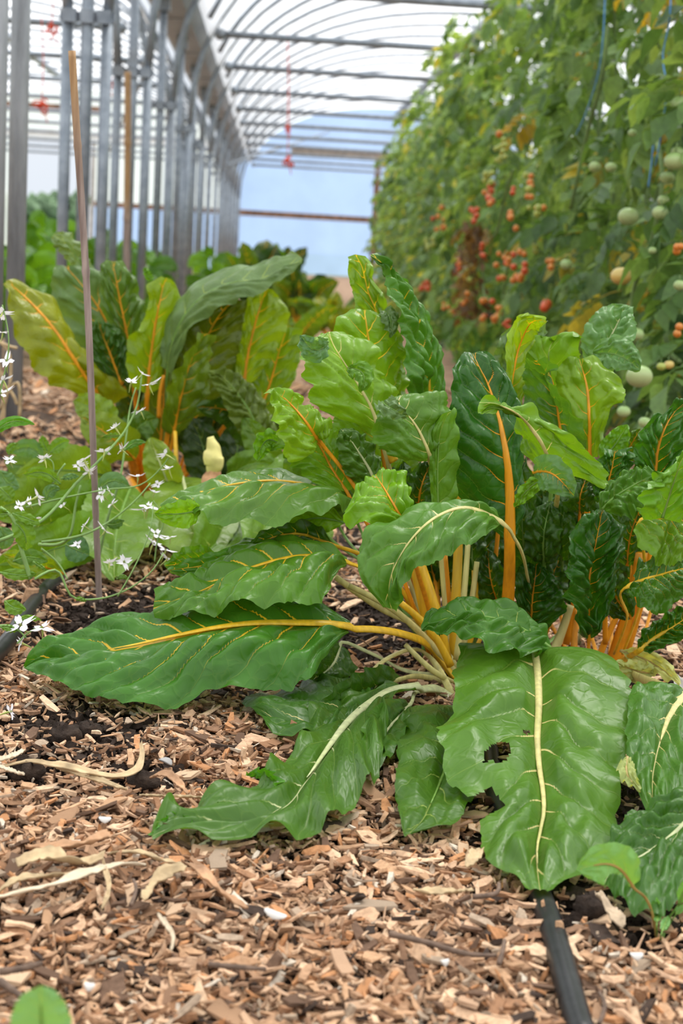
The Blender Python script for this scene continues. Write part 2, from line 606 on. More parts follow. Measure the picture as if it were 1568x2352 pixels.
# ================================================================== SETTING: multi-span polytunnel
GX, BAY, PITCH = -0.75, 6.0, 1.9          # gutter line, bay width, hoop spacing
HOOP_Z0, RIDGE_Z, GUT_Z = 1.36, 3.18, 2.02
Y_END = 30.0
ROWS = [4.2 + PITCH*i for i in range(14)]

def hoop_curve(x0, x1, n=26, z0=HOOP_Z0, zr=RIDGE_Z):
    cx, a, b = (x0 + x1)/2, (x1 - x0)/2, zr - z0
    th = np.linspace(math.pi, 0, n)
    ex = 0.86
    c, s = np.cos(th), np.sin(th)
    return np.stack([cx + a*np.sign(c)*np.abs(c)**ex, np.zeros(n), z0 + b*np.abs(s)**ex], -1)

# ---- polythene
k = NT('polythene_sheet')
co = k.obco()
nz = k.noise(0.8, 3, co)
tr = k.n('BsdfTransparent')
tl = k.n('BsdfTranslucent')
tl.inputs[0].default_value = (0.88, 0.905, 0.94, 1)
gl = k.n('BsdfGlossy')
gl.inputs['Roughness'].default_value = 0.25
gl.inputs[0].default_value = (0.9, 0.95, 1, 1)
m1 = k.n('MixShader')
k.l(k.math('MULTIPLY_ADD', nz, 0.25, 0.50), m1.inputs[0])
k.l(tr.outputs[0], m1.inputs[1])
k.l(tl.outputs[0], m1.inputs[2])
m2 = k.n('MixShader')
m2.inputs[0].default_value = 0.04
k.l(m1.outputs[0], m2.inputs[1])
k.l(gl.outputs[0], m2.inputs[2])
k.l(m2.outputs[0], k.out.inputs[0])
M_POLY = k.m

def poly_blue(name, c, t):
    k = NT(name)
    co = k.obco()
    nz = k.noise(1.1, 4, co)
    rib = k.n('TexWave', wave_type='BANDS', bands_direction='X')
    rib.inputs['Scale'].default_value = 14
    k.l(co, rib.inputs['Vector'])
    col = k.mix(k.math('MULTIPLY', rib.outputs['Fac'], 0.12), k.ramp(nz, [(0.3, tuple(x*0.86 for x in c)), (0.75, tuple(min(1, x*1.1) for x in c))]), (1, 1, 1))
    tl = k.n('BsdfTranslucent')
    k.l(col, tl.inputs[0])
    tr = k.n('BsdfTransparent')
    tr.inputs[0].default_value = (*[min(1, x*1.1) for x in c], 1)
    m1 = k.n('MixShader')
    m1.inputs[0].default_value = 1 - t
    k.l(tr.outputs[0], m1.inputs[1])
    k.l(tl.outputs[0], m1.inputs[2])
    gl = k.n('BsdfGlossy')
    gl.inputs['Roughness'].default_value = 0.3
    m2 = k.n('MixShader')
    m2.inputs[0].default_value = 0.05
    k.l(m1.outputs[0], m2.inputs[1])
    k.l(gl.outputs[0], m2.inputs[2])
    k.l(m2.outputs[0], k.out.inputs[0])
    return k.m
M_BLUE = poly_blue('blue_tinted_panel', (0.42, 0.56, 0.90), 0.25)
M_WPAN = poly_blue('white_end_panel', (0.90, 0.94, 0.97), 0.35)

BAYS = [(GX - BAY, GX, 'ceiling'), (GX, GX + BAY, 'ceiling'), (GX + BAY, GX + 2*BAY, 'ceiling')]
for x0, x1, nm in BAYS:
    c = hoop_curve(x0 + 0.10, x1 - 0.10, 33, z0=HOOP_Z0 + 0.02, zr=RIDGE_Z + 0.035)
    c = c[c[:, 2] > GUT_Z - 0.03]
    ys = np.linspace(-9, Y_END, 40)
    V = np.concatenate([c + np.array([0, y, 0]) for y in ys])
    nc = len(c)
    i = np.arange(len(ys)-1)[:, None]*nc
    j = np.arange(nc-1)[None]
    Q = np.stack([i+j, i+j+1, i+nc+j+1, i+nc+j], -1).reshape(-1, 4)
    o = obj(nm, mesh_np(nm, V, Q, M_POLY))
    tag(o, kind='structure')
for sx, nm in ((GX - BAY, 'wall_left'), (GX + 2*BAY, 'wall_right')):
    V = np.array([[sx, -9, 0], [sx, Y_END, 0], [sx, Y_END, GUT_Z], [sx, -9, GUT_Z]])
    tag(obj(nm, mesh_np(nm, V, np.array([[0, 1, 2, 3]]), M_POLY, False)), kind='structure')

# ---- galvanised frame: one bolted thing, every tube a part
k = NT('galvanised_steel')
co = k.obco()
nz = k.noise(22, 5, co)
n2 = k.noise(3, 3, co)
col = k.mix(k.smooth(n2, 0.5, 0.8), k.ramp(nz, [(0.3, (0.17, 0.205, 0.25)), (0.7, (0.29, 0.335, 0.39))]), (0.16, 0.17, 0.18))
M_GALV = k.bsdf(col, 0.45, 0.3, 0.5, nz, 0.2, 0.0006)
k = NT('weathered_post_steel')
co = k.obco()
mp = k.n('Mapping'); mp.inputs['Scale'].default_value = (1, 1, 0.15); k.l(co, mp.inputs[0])
nz = k.noise(18, 5, mp.outputs[0], 0.7)
col = k.ramp(nz, [(0.25, (0.14, 0.15, 0.16)), (0.5, (0.30, 0.325, 0.355)), (0.8, (0.46, 0.49, 0.53))])
M_GPOST = k.bsdf(col, 0.55, 0.2, 0.5, nz, 0.3, 0.0008)

frame = thing('polytunnel_frame', (GX, 4.2, 0), 'galvanised steel tunnel frame of posts, curved hoops, gutter and tie bars', 'greenhouse frame')
def fpart(name, V, fs, mat=M_GALV, parent=frame, smooth=True, label=None):
    o = obj(name, mesh_np(name, V, fs, mat, smooth), parent)
    if label: o['label'] = label
    return o
def straight(p, q, r, sides=10):
    return tube(np.array([p, q], float), r, sides)
def clampbox(c):
    parts = [box(c, (0.21, 0.02, 0.035))]
    for dx in (-0.065, 0, 0.065):
        parts.append(box((c[0]+dx, c[1]-0.02, c[2]), (0.05, 0.03, 0.05)))
    return join(parts)
LX, RX = GX - 0.075, GX + 0.075
for i, y in enumerate(ROWS):
    for gx in (GX,) if i > 9 else (GX, GX + BAY):
        if gx == GX and i == 0:
            fpart('post', *straight((gx + 0.002, y, 0), (gx + 0.002, y, GUT_Z), 0.026, 12), mat=M_GPOST)
            fpart('post', *straight((gx + 0.040, y + 0.12, 0), (gx + 0.040, y + 0.12, GUT_Z), 0.0265, 12), mat=M_GPOST)
        else:
            p = fpart('post', *straight((gx, y, 0), (gx, y, GUT_Z), 0.024))
            fpart('clamp', *clampbox((gx, y, HOOP_Z0)), parent=p, smooth=False)
            fpart('post_cap', *box((gx, y, GUT_Z - 0.04), (0.08, 0.08, 0.10)), parent=p, smooth=False)
        for sx in (-0.075, 0.075):
            if gx == GX and i == 0: continue
            fpart('hoop_leg', *straight((gx + sx, y, 0), (gx + sx, y, HOOP_Z0), 0.022))
# hoops run from leg to leg over each bay, with one extra hoop half way between the posts of the far bays
for i, y in enumerate([ROWS[0] - PITCH] + ROWS):
    for x0, x1 in ((GX - BAY, GX), (GX, GX + BAY), (GX + BAY, GX + 2*BAY)):
        c = hoop_curve(x0 + 0.075, x1 - 0.075)
        c[:, 1] = y
        fpart('hoop', *tube(c, 0.021, 8))
for i in range(3, 13):                       # intermediate hoops, resting on the gutter
    y = ROWS[i] + PITCH/2
    for x0, x1 in ((GX - BAY, GX), (GX, GX + BAY)):
        c = hoop_curve(x0 + 0.11, x1 - 0.11, 40)
        c = c[c[:, 2] > GUT_Z - 0.02]
        c[:, 1] = y
        fpart('hoop', *tube(c, 0.019, 8))
# gutters: open channel profile swept along the row
prof = np.array([[-0.17, 0.07], [-0.165, 0.075], [-0.10, 0.0], [0.10, 0.0], [0.165, 0.075], [0.17, 0.07], [0.105, -0.012], [-0.105, -0.012]])
for gx in (GX, GX + BAY):
    ys = np.array([4.2, Y_END - 0.1])
    V = np.concatenate([np.stack([gx + prof[:, 0], np.full(8, y), GUT_Z + 0.012 + prof[:, 1]], -1) for y in ys])
    j = np.arange(8)
    Q = np.stack([j, (j+1) % 8, 8 + (j+1) % 8, 8 + j], -1)
    fpart('gutter', V, [Q], smooth=False)
    for rib in range(12):
        y = ROWS[0] + 0.95 + rib*PITCH
        fpart('gutter_joint', *box((gx, y, GUT_Z + 0.0), (0.24, 0.05, 0.012)), smooth=False)
# ridge and tie bars
for gx in (GX, GX - BAY):
    fpart('ridge_beam', *box((gx + BAY/2, (6 + Y_END)/2, RIDGE_Z - 0.06), (0.10, Y_END - 6, 0.07)), smooth=False)
    for i in range(1, 14):
        y = ROWS[0] + i*PITCH + 0.66
        if y > Y_END - 0.6: break
        fpart('tie_bar', *straight((gx + 0.30, y, 1.90), (gx + BAY - 0.30, y, 1.90), 0.023))
        for ex in (gx + 0.33, gx + BAY - 0.33):
            fpart('tie_bracket', *ball((ex, y, 1.90), 0.042, 8, 6))
# diagonal wind braces near the far end
for a, b in (((GX + 0.1, 20.0, 1.5), (GX + 1.7, 29.8, 2.7)), ((GX - 0.4, 14.0, 2.1), (GX - 2.2, 26.0, 1.5)), ((GX + BAY - 0.1, 10, 2.1), (GX + BAY - 2.4, 19, 2.85))):
    fpart('brace', *straight(a, b, 0.018))

# ---- end wall: boarded frame with sheets of its own
M_WOOD = simple('weathered_brown_timber', (0.20, 0.115, 0.075), 0.8, 0, 0.45, 9)
M_GREYW = simple('grey_sawn_timber', (0.40, 0.39, 0.37), 0.85, 0, 0.25, 9)
ew = thing('wall_back', (GX, Y_END, 0), None, None)
tag(ew, kind='structure')
def sheet(name, x0, x1, z0, z1, mat, y=Y_END, th=0.012):
    V, fs = box(((x0+x1)/2, y, (z0+z1)/2), (x1-x0, th, z1-z0))
    return obj(name, mesh_np(name, V, [fs[0][[2]]], mat, False), ew)
def arch_sheet(x0, x1, zb, mat):
    c = hoop_curve(x0 + 0.10, x1 - 0.10, 33, z0=HOOP_Z0 + 0.02, zr=RIDGE_Z + 0.03)
    c = c[c[:, 2] > zb]
    n = len(c)
    V = np.concatenate([c*np.array([1, 0, 1]) + np.array([0, Y_END, 0]), np.stack([c[:, 0], np.full(n, Y_END), np.full(n, zb)], -1)])
    j = np.arange(n-1)
    return obj('gable_sheet', mesh_np('gable_sheet', V, np.stack([j, j+1, n+j+1, n+j], -1), mat, False), ew)
HEAD = 2.30
arch_sheet(GX, GX + BAY, HEAD, M_BLUE)
arch_sheet(GX - BAY, GX, HEAD, M_WPAN)
xs = [GX, 0.55, 2.0, 3.4, GX + BAY]
for a, b in zip(xs[:-1], xs[1:]):
    sheet('wall_panel', a, b, 1.12, HEAD, M_BLUE)
    sheet('wall_panel', a, b, 0.0, 1.08, M_BLUE)
for a, b in ((GX - 1.4, GX), (GX - 2.75, GX - 1.4)):
    sheet('wall_panel', a, b, 1.12, HEAD, M_WPAN)
    sheet('wall_panel', a, b, 0.0, 1.08, M_BLUE)
sheet('wall_panel', GX - BAY, GX - 4.3, 0.0, HEAD, M_WPAN)
def board(name, c, s, mat):
    V, fs = box(c, s)
    return obj(name, mesh_np(name, V, fs, mat, False), ew)
board('header_board', (GX + 3.4, Y_END - 0.05, HEAD), (4.8, 0.07, 0.11), simple('grey_brown_header', (0.24, 0.20, 0.16), 0.85, 0, 0.3, 9))
board('header_board', (GX - 3.0, Y_END - 0.05, HEAD + 0.06), (6.0, 0.07, 0.16), simple('white_painted_rail', (0.72, 0.74, 0.74), 0.6, 0, 0.1, 6))
board('rail', (GX + 1.5, Y_END - 0.05, 1.10), (3.0, 0.07, 0.11), M_WOOD)
board('rail', (GX - 1.37, Y_END - 0.05, 1.10), (2.75, 0.07, 0.10), M_WOOD)
board('rail', (GX - 3.8, Y_END - 0.05, 2.98 + 0.5), (2.4, 0.07, 0.10), M_WOOD).location.z = -0.62
for x in (GX + 2.68,):
    board('upright', (x, Y_END - 0.06, 1.15), (0.11, 0.07, 2.3), M_WOOD)
for x in (GX - 2.75, GX - 4.3):
    board('upright', (x, Y_END - 0.06, 1.15), (0.08, 0.07, 2.3), M_GREYW)
board('vent_frame', (GX + 3.1, Y_END - 0.05, 3.0), (0.07, 0.07, 1.4), M_WOOD).location.z = -0.05
board('vent_frame', (GX + 4.4, Y_END - 0.05, 3.66), (2.6, 0.07, 0.07), M_WOOD).location.z = -0.05

# ---- outside: trees seen through the open doorway of the neighbouring bay
M_TREE = simple('distant_foliage', (0.10, 0.17, 0.09), 0.9, 0, 0.4, 1.5)
rng = np.random.RandomState(5)
for i, (px, zt, lab) in enumerate(((84, 1.5, 'low distant tree beyond the open doorway, the one at its post'), (112, 2.1, 'tall distant tree in the middle of the open doorway'), (142, 2.3, 'dark distant tree behind the upright of the doorway'))):
    ty_ = 56 + 9*i
    base = at(px, 556, ty_)
    t = thing('distant_tree', (base[0], ty_, 0), lab, 'tree')
    parts = [ball((base[0] + rng.uniform(-1, 1), ty_ + rng.uniform(-1, 1), zt*(0.25 + 0.6*rng.rand())), rng.uniform(0.3, 0.5), 9, 7) for _ in range(16)]
    V, fs = join(parts)
    V = V + rng.normal(0, 0.09, V.shape)
    obj('crown', mesh_np('crown', V, fs, M_TREE), t)
    obj('trunk', mesh_np('trunk', *straight((base[0], ty_, 0), (base[0], ty_, zt*0.6), 0.12)), t).data.materials.append(M_WOOD)

# ================================================================== GROUND
def ground_z(x, y):
    x = np.asarray(x, float); y = np.asarray(y, float)
    return 0.010*vnoise(x*3.1 + 7, y*3.1 + 3, 901) + 0.005*vnoise(x*9 + 1, y*9 + 2, 902) - 0.008

k = NT('dark_soil')
co = k.obco()
nz = k.noise(60, 6, co, 0.7)
n2 = k.noise(7, 4, co)
col = k.ramp(nz, [(0.25, (0.012, 0.008, 0.006)), (0.55, (0.045, 0.030, 0.022)), (0.8, (0.10, 0.068, 0.048))])
far = k.n('SeparateXYZ'); k.l(co, far.inputs[0])
fm = k.smooth(far.outputs[1], 4.0, 7.0)
fcol = k.ramp(k.noise(26, 5, co, 0.75), [(0.3, (0.10, 0.06, 0.04)), (0.5, (0.34, 0.21, 0.13)), (0.75, (0.56, 0.38, 0.25))])
col = k.mix(fm, col, fcol)
M_SOIL = k.bsdf(col, 0.9, 0, 0.2, nz, 0.9, 0.012)

def grid_mesh(name, x0, x1, y0, y1, nx, ny, mat, fine=0.0):
    X, Yg = np.meshgrid(np.linspace(x0, x1, nx), np.linspace(y0, y1, ny), indexing='ij')
    Z = ground_z(X, Yg)
    if fine:
        Z = Z + fine*vnoise(X*45, Yg*45, 77) + fine*0.6*vnoise(X*110, Yg*110, 78)
    idx = np.arange(nx*ny).reshape(nx, ny)
    Q = np.stack([idx[:-1, :-1], idx[1:, :-1], idx[1:, 1:], idx[:-1, 1:]], -1).reshape(-1, 4)
    return mesh_np(name, np.stack([X, Yg, Z], -1).reshape(-1, 3), Q, mat)
fl = obj('floor', grid_mesh('floor', -1.6, 2.4, 0.7, 5.0, 240, 250, M_SOIL, 0.004))
tag(fl, kind='structure')
V = np.array([[-60, -30, -0.045], [60, -30, -0.045], [60, 120, -0.045], [-60, 120, -0.045]], float)
k = NT('trodden_earth_and_grass')
co = k.obco()
sx = k.n('SeparateXYZ'); k.l(co, sx.inputs[0])
inb = k.math('MULTIPLY', k.math('LESS_THAN', sx.outputs[1], Y_END), k.math('LESS_THAN', k.math('ABSOLUTE', k.math('ADD', sx.outputs[0], -2.2)), 9.1))
e = k.ramp(k.noise(11, 5, co, 0.75), [(0.3, (0.10, 0.065, 0.045)), (0.5, (0.30, 0.19, 0.12)), (0.75, (0.50, 0.35, 0.23))])
g = k.ramp(k.noise(3, 5, co, 0.7), [(0.3, (0.06, 0.11, 0.03)), (0.7, (0.13, 0.20, 0.06))])
M_EARTH = k.bsdf(k.mix(inb, g, e), 0.95, 0, 0.2)
gr = obj('ground', mesh_np('ground', V, np.array([[0, 1, 2, 3]]), M_EARTH, False))
tag(gr, kind='structure')
V2, f2 = box((0.4, 17.3, -0.025), (4.2, 25, 0.03))
tag(obj('path', mesh_np('path', V2, f2, M_EARTH, False)), kind='structure')

# ---- wood chips
k = NT('wood_chip')
geo = k.n('NewGeometry')
oi = k.n('ObjectInfo')
rnd = k.math('FRACT', k.math('ADD', geo.outputs['Random Per Island'], oi.outputs['Random']))
co = k.n('TexCoord').outputs['Object']
pal = [(0.00, (0.32, 0.175, 0.095)), (0.10, (0.50, 0.31, 0.18)), (0.22, (0.40, 0.245, 0.145)), (0.34, (0.60, 0.40, 0.255)), (0.45, (0.255, 0.15, 0.09)),
       (0.54, (0.53, 0.35, 0.225)), (0.63, (0.37, 0.285, 0.205)), (0.71, (0.66, 0.47, 0.31)), (0.80, (0.14, 0.085, 0.055)), (0.87, (0.48, 0.24, 0.11)), (0.93, (0.05, 0.034, 0.026)), (0.97, (0.60, 0.53, 0.43))]
base = k.ramp(rnd, pal, 'CONSTANT')
gn = k.noise(170, 4, co, 0.7)
n2 = k.noise(45, 3, co)
c = k.mix(1.0, base, k.ramp(gn, [(0.25, (0.58, 0.545, 0.52)), (0.7, (1.20, 1.18, 1.17))]), 'MULTIPLY')
c = k.mix(k.math('MULTIPLY', k.smooth(n2, 0.55, 0.75), 0.4), c, (0.12, 0.07, 0.045))
M_CHIP = k.bsdf(c, 0.85, 0, 0.2, gn, 0.5, 0.0012)

def chips_np(P, yaw, pitch, rollv, ln, wd, th, rs):
    """12-vertex bent slivers, vectorised; P (n,3)"""
    n = len(P)
    X = np.array([-0.5, 0.0, 0.5])
    loc = np.zeros((n, 12, 3))
    tp = rs.uniform(0.35, 1.0, (n, 2))
    sk = rs.uniform(-0.35, 0.35, (n, 2))
    for i in range(3):
        w = {0: tp[:, 0], 1: np.ones(n), 2: tp[:, 1]}[i]
        y_sh = {0: sk[:, 0], 1: np.zeros(n), 2: sk[:, 1]}[i]
        bend = {0: rs.uniform(-0.08, 0.12, n), 1: np.zeros(n), 2: rs.uniform(-0.08, 0.12, n)}[i]
        for j, (a, b) in enumerate(((-.5, -.5), (.5, -.5), (.5, .5), (-.5, .5))):
            q = i*4 + j
            loc[:, q, 0] = ln*(X[i] + rs.uniform(-.10, .10, n))
            loc[:, q, 1] = wd*(a*w + y_sh + rs.uniform(-.09, .09, n))
            loc[:, q, 2] = th*(b*(0.5 + 0.5*w) + rs.uniform(-.15, .15, n)) + bend*ln
    cy, sy, cp, sp_, cr_, sr = np.cos(yaw), np.sin(yaw), np.cos(pitch), np.sin(pitch), np.cos(rollv), np.sin(rollv)
    x, y, z = loc[..., 0], loc[..., 1], loc[..., 2]
    y, z = y*cr_[:, None] - z*sr[:, None], y*sr[:, None] + z*cr_[:, None]
    x, z = x*cp[:, None] + z*sp_[:, None], -x*sp_[:, None] + z*cp[:, None]
    x, y = x*cy[:, None] - y*sy[:, None], x*sy[:, None] + y*cy[:, None]
    V = np.stack([x, y, z], -1) + P[:, None]
    f = []
    for i in range(2):
        for j in range(4):
            f.append((i*4+j, i*4+(j+1) % 4, i*4+4+(j+1) % 4, i*4+4+j))
    f += [(3, 2, 1, 0), (8, 9, 10, 11)]
    return V.reshape(-1, 3), np.array(f)

# soil shows where the mulch is thin: plant crowns and a few scrapes (world x, y, radius)
BARE = [(*at_z(860, 1440)[:2], 0.16), (*at_z(1000, 1480)[:2], 0.12), (*at_z(170, 1690)[:2], 0.085), (*at_z(80, 1785)[:2], 0.04), (*at_z(280, 1430)[:2], 0.10), (*at_z(430, 1400)[:2], 0.12),
        (*at_z(320, 1800)[:2], 0.035), (*at_z(1430, 1900)[:2], 0.16), (*at_z(1330, 2080)[:2], 0.05), (*at_z(1500, 2150)[:2], 0.05), (*at_z(420, 1210)[:2], 0.2)]
def keepmask(x, y, rs):
    k_ = np.ones(len(x))
    for bx_, by_, r in BARE:
        d = np.hypot(x - bx_, y - by_)
        k_ = np.minimum(k_, np.clip((d - 0.55*r)/(0.9*r), 0.10, 1))
    return rs.rand(len(x)) < k_

rs = np.random.RandomState(42)
def scatter(n, y0, y1, size, wide=False):
    y = y0 + (y1 - y0)*rs.rand(n)
    half = 0.30*y + 0.06
    cx = 0.0446*y                       # the view leans a little to the right of the tunnel axis
    x = cx + rs.uniform(-1, 1, n)*half
    if wide:                            # the mulch goes on to both sides
        x = cx + np.where(rs.rand(n) < 0.5, -1, 1)*(half + 0.75*rs.rand(n))
    m = keepmask(x, y, rs) & (x > -1.5) & (x < 2.3)
    x, y = x[m], y[m]
    n = len(x)
    ln = np.clip(rs.lognormal(math.log(size), 0.42, n), 0.006, 0.055)
    kind = rs.rand(n)
    wd = np.where(kind < 0.22, ln*rs.uniform(0.08, 0.16, n), np.where(kind < 0.85, ln*rs.uniform(0.16, 0.40, n), ln*rs.uniform(0.4, 0.7, n)))
    th = np.where(kind < 0.22, wd*0.7, rs.uniform(0.0009, 0.0042, n))
    tilt = np.where(rs.rand(n) < 0.8, rs.normal(0, 0.28, n), rs.normal(0, 0.7, n))
    z = ground_z(x, y) + 0.003 + 0.017*rs.rand(n)**1.2
    P = np.stack([x, y, z], -1)
    return P, rs.uniform(0, 2*math.pi, n), tilt, rs.normal(0, 0.25, n), ln, wd, th
def faces_for(f, n):
    return (f[None] + (np.arange(n)*12)[:, None, None]).reshape(-1, 4)

VV, FF, off = [], [], 0
for (n, y0, y1, size, wd_) in ((17000, 0.86, 1.75, 0.0145, 0), (15000, 0.86, 1.9, 0.0085, 0), (13500, 1.75, 2.7, 0.0150, 0), (7500, 2.7, 4.4, 0.026, 0), (3500, 4.4, 6.2, 0.04, 0), (10500, 0.8, 3.4, 0.027, 1)):
    a = scatter(n, y0, y1, size, wd_)
    V, f = chips_np(*a, rs)
    FF.append(faces_for(f, len(a[0])) + off)
    VV.append(V)
    off += len(V)
mulch = obj('wood_chip_mulch', mesh_np('wood_chip_mulch', np.concatenate(VV), np.concatenate(FF), M_CHIP, False))
tag(mulch, 'tan wood chip mulch spread over the bed and path', 'wood chips', kind='stuff')

# the largest 300 chips in view lie loose on top, each its own object
a = scatter(330, 0.95, 1.62, 0.024)
P, yaw, pit, rol, ln, wd, th = [q[:300] for q in a]
protos = []
for i in range(14):
    V, f = chips_np(np.zeros((1, 3)), *[np.zeros(1)]*3, np.ones(1), np.array([0.15 + 0.03*i]), np.array([0.09]), rs)
    protos.append(mesh_np('wood_chip', V, f, M_CHIP, False))
for i in range(len(P)):
    o = obj('wood_chip', protos[i % 14])
    s = float(max(0.016, min(0.040, ln[i])))
    o.scale = (s, s, s)
    o.rotation_euler = (float(rol[i]*0.7), float(pit[i]*0.6), float(yaw[i]))
    o.location = (float(P[i, 0]), float(P[i, 1]), float(ground_z(P[i, 0], P[i, 1]) + 0.016 + 0.004*rs.rand()))
    tag(o, 'large loose tan wood chip lying on top of the mulch', 'wood chip', 'large wood chips on top of the mulch')

# crumbs of dark soil where the mulch is thin
vv, ff = [], []
for bx_, by_, r in BARE:
    n = int(900*min(1.0, (r/0.12)**2)) + 60
    a_ = rs.uniform(0, 2*math.pi, n)
    d = r*1.25*np.sqrt(rs.rand(n))
    x, y = bx_ + d*np.cos(a_), by_ + d*np.sin(a_)
    ln = np.clip(rs.lognormal(math.log(0.006), 0.5, n), 0.002, 0.020)
    P = np.stack([x, y, ground_z(x, y) + 0.002 + 0.006*rs.rand(n)], -1)
    V, f = chips_np(P, rs.uniform(0, 6.3, n), rs.normal(0, .5, n), rs.normal(0, .5, n), ln, ln*rs.uniform(0.6, 1, n), ln*rs.uniform(0.4, 0.8, n), rs)
    ff.append(faces_for(f, n) + sum(len(q) for q in vv))
    vv.append(V)
tag(obj('soil_crumbs', mesh_np('soil_crumbs', np.concatenate(vv), np.concatenate(ff), M_SOIL, False)), 'dark crumbly soil showing through the thin mulch', 'soil', kind='stuff')

# ================================================================== NEAR CHARD
pA = thing('chard_plant', at_z(1035, 1545), 'large glossy chard with yellow stalks and a holed front leaf, in the foreground', 'chard')
pB = thing('chard_plant', at_z(1400, 1500), 'dark crinkled chard with thick orange stalks at the frame edge, beside the yellow-stalked one', 'chard')

# --- long leaf reaching far out to one side
LF(pA, 1.74, [
    (800, 1444, 6,  800, 1436, 7,  800, 1455, 5),
    (752, 1438, 4,  740, 1408, 9,  757, 1495, 0),
    (690, 1436, 3,  640, 1385, 11, 715, 1572, -5),
    (590, 1436, 2,  540, 1376, 12, 630, 1590, -6),
    (500, 1446, 1,  440, 1390, 12, 500, 1590, -6),
    (410, 1464, 1,  350, 1418, 11, 370, 1632, -6),
    (310, 1486, 1,  250, 1440, 9,  235, 1618, -5),
    (200, 1505, 2,  160, 1470, 7,  140, 1582, -3),
    (110, 1520, 3,  95, 1500, 5,   85, 1552, 0),
    (57, 1533, 4,   55, 1528, 4,   60, 1540, 3)],
   stalk=[(1045, 1562, 22), (1000, 1500, 18), (930, 1458, 12), (850, 1445, 8)], tint=(0.030, 0.135, 0.028), vein='y', sw=17, veins=10, pucker=9, ruffle=5, n=130, nu=30, cells=0.25, lift=0.0035)
# --- leaf above it
LF(pA, 1.80, [
    (795, 1292, 6,  795, 1285, 7,  795, 1300, 5),
    (745, 1280, 4,  735, 1270, 8,  766, 1325, 0),
    (690, 1279, 3,  665, 1252, 9,  745, 1378, -5),
    (620, 1292, 2,  590, 1242, 9,  660, 1398, -6),
    (545, 1318, 1,  515, 1278, 8,  560, 1390, -6),
    (470, 1355, 0,  455, 1322, 5,  475, 1412, -5),
    (405, 1380, -1, 395, 1338, 2,  400, 1424, -4),
    (352, 1398, -1, 358, 1352, 0,  352, 1412, -2)],
   stalk=[(1010, 1535, 15), (960, 1430, 13), (880, 1340, 10), (840, 1308, 8)], tint=(0.050, 0.165, 0.032), vein='y', sw=11, veins=8, pucker=8, ruffle=5, n=110, nu=24, cells=0.2)
# --- upper side leaf, midrib along its crest
LF(pA, 1.86, [
    (825, 1160, 7,  828, 1150, 8,  822, 1172, 6),
    (770, 1135, 5,  778, 1132, 9,  788, 1168, 1),
    (700, 1114, 4,  700, 1116, 10, 725, 1178, -3),
    (640, 1106, 3,  636, 1112, 10, 655, 1198, -5),
    (570, 1109, 2,  564, 1114, 9,  570, 1205, -5),
    (500, 1122, 1,  494, 1124, 6,  490, 1202, -5),
    (430, 1145, 0,  425, 1146, 4,  430, 1182, -4),
    (368, 1166, -1, 368, 1158, 0,  372, 1178, -2)],
   stalk=[(1000, 1500, 10), (960, 1330, 10), (890, 1210, 9)], tint=(0.055, 0.165, 0.045), vein='y', sw=10, veins=8, pucker=6, ruffle=5, n=100, nu=22)
# its curled tip
QL(pA, (460, 1170, 1.83), (400, 1180, 1.80), (355, 1178, 1.80), 34, 0.25, tint=B_, vein='g', sw=2, prof='oval', ruffle=3)
# --- small bright backlit leaf
LF(pA, 1.76, [
    (938, 1235, 2,  925, 1235, 2,  948, 1230, 2),
    (920, 1190, 0,  880, 1205, -2, 946, 1180, 1),
    (900, 1155, 0,  838, 1205, -3, 944, 1140, 2),
    (880, 1120, 1,  790, 1190, -2, 932, 1095, 4),
    (868, 1100, 2,  812, 1140, 0,  905, 1080, 4),
    (862, 1090, 3,  850, 1100, 3,  880, 1082, 4)],
   stalk=[(1010, 1500, 20), (985, 1400, 14), (955, 1300, 6)], tint=B_, vein='o', sw=7, veins=6, pucker=5, ruffle=5, n=70, nu=18)
# --- arching centre leaf, tip hanging down
LF(pA, 1.70, [
    (1150, 1200, 5,  1150, 1190, 5,  1145, 1210, 4),
    (1105, 1176, 3,  1115, 1160, 5,  1120, 1225, 0),
    (1060, 1168, 1,  1060, 1157, 5,  1085, 1248, -3),
    (1015, 1182, 0,  985, 1166, 5,   1040, 1272, -4),
    (965, 1218, -2,  895, 1188, 3,   990, 1296, -5),
    (925, 1268, -3,  832, 1232, 0,   945, 1322, -5),
    (900, 1318, -4,  822, 1290, -2,  930, 1352, -5),
    (893, 1365, -4,  845, 1350, -3,  924, 1380, -5),
    (898, 1398, -4,  880, 1394, -4,  910, 1396, -4)],
   stalk=[(1170, 1500, 28), (1215, 1400, 28), (1208, 1310, 22), (1180, 1235, 11)], tint=(0.045, 0.150, 0.036), vein='c', sw=9, veins=8, pucker=5, ruffle=5, n=110, nu=24)
# --- tall dark glossy leaf in the middle
LF(pA, 1.90, [
    (1170, 1230, 0,  1155, 1230, 0,  1188, 1225, 0),
    (1170, 1170, 0,  1080, 1180, 3,  1200, 1160, 2),
    (1168, 1110, 0,  1030, 1110, 2,  1200, 1090, 3),
    (1160, 1040, 0,  1018, 1060, 0,  1196, 1010, 3),
    (1148, 975, 1,   1020, 985, 0,   1185, 940, 4),
    (1134, 925, 2,   1035, 930, 1,   1172, 890, 5),
    (1118, 880, 3,   1035, 885, 2,   1150, 850, 6),
    (1098, 838, 4,   1042, 840, 4,   1130, 822, 6),
    (1085, 812, 6,   1066, 814, 6,   1105, 812, 6)],
   stalk=[(1160, 1510, 6), (1165, 1400, 3), (1170, 1300, 1)], tint=(0.014, 0.085, 0.013), vein='o', sw=18, veins=8, pucker=8, ruffle=4, n=120, nu=28, rib=0.9)
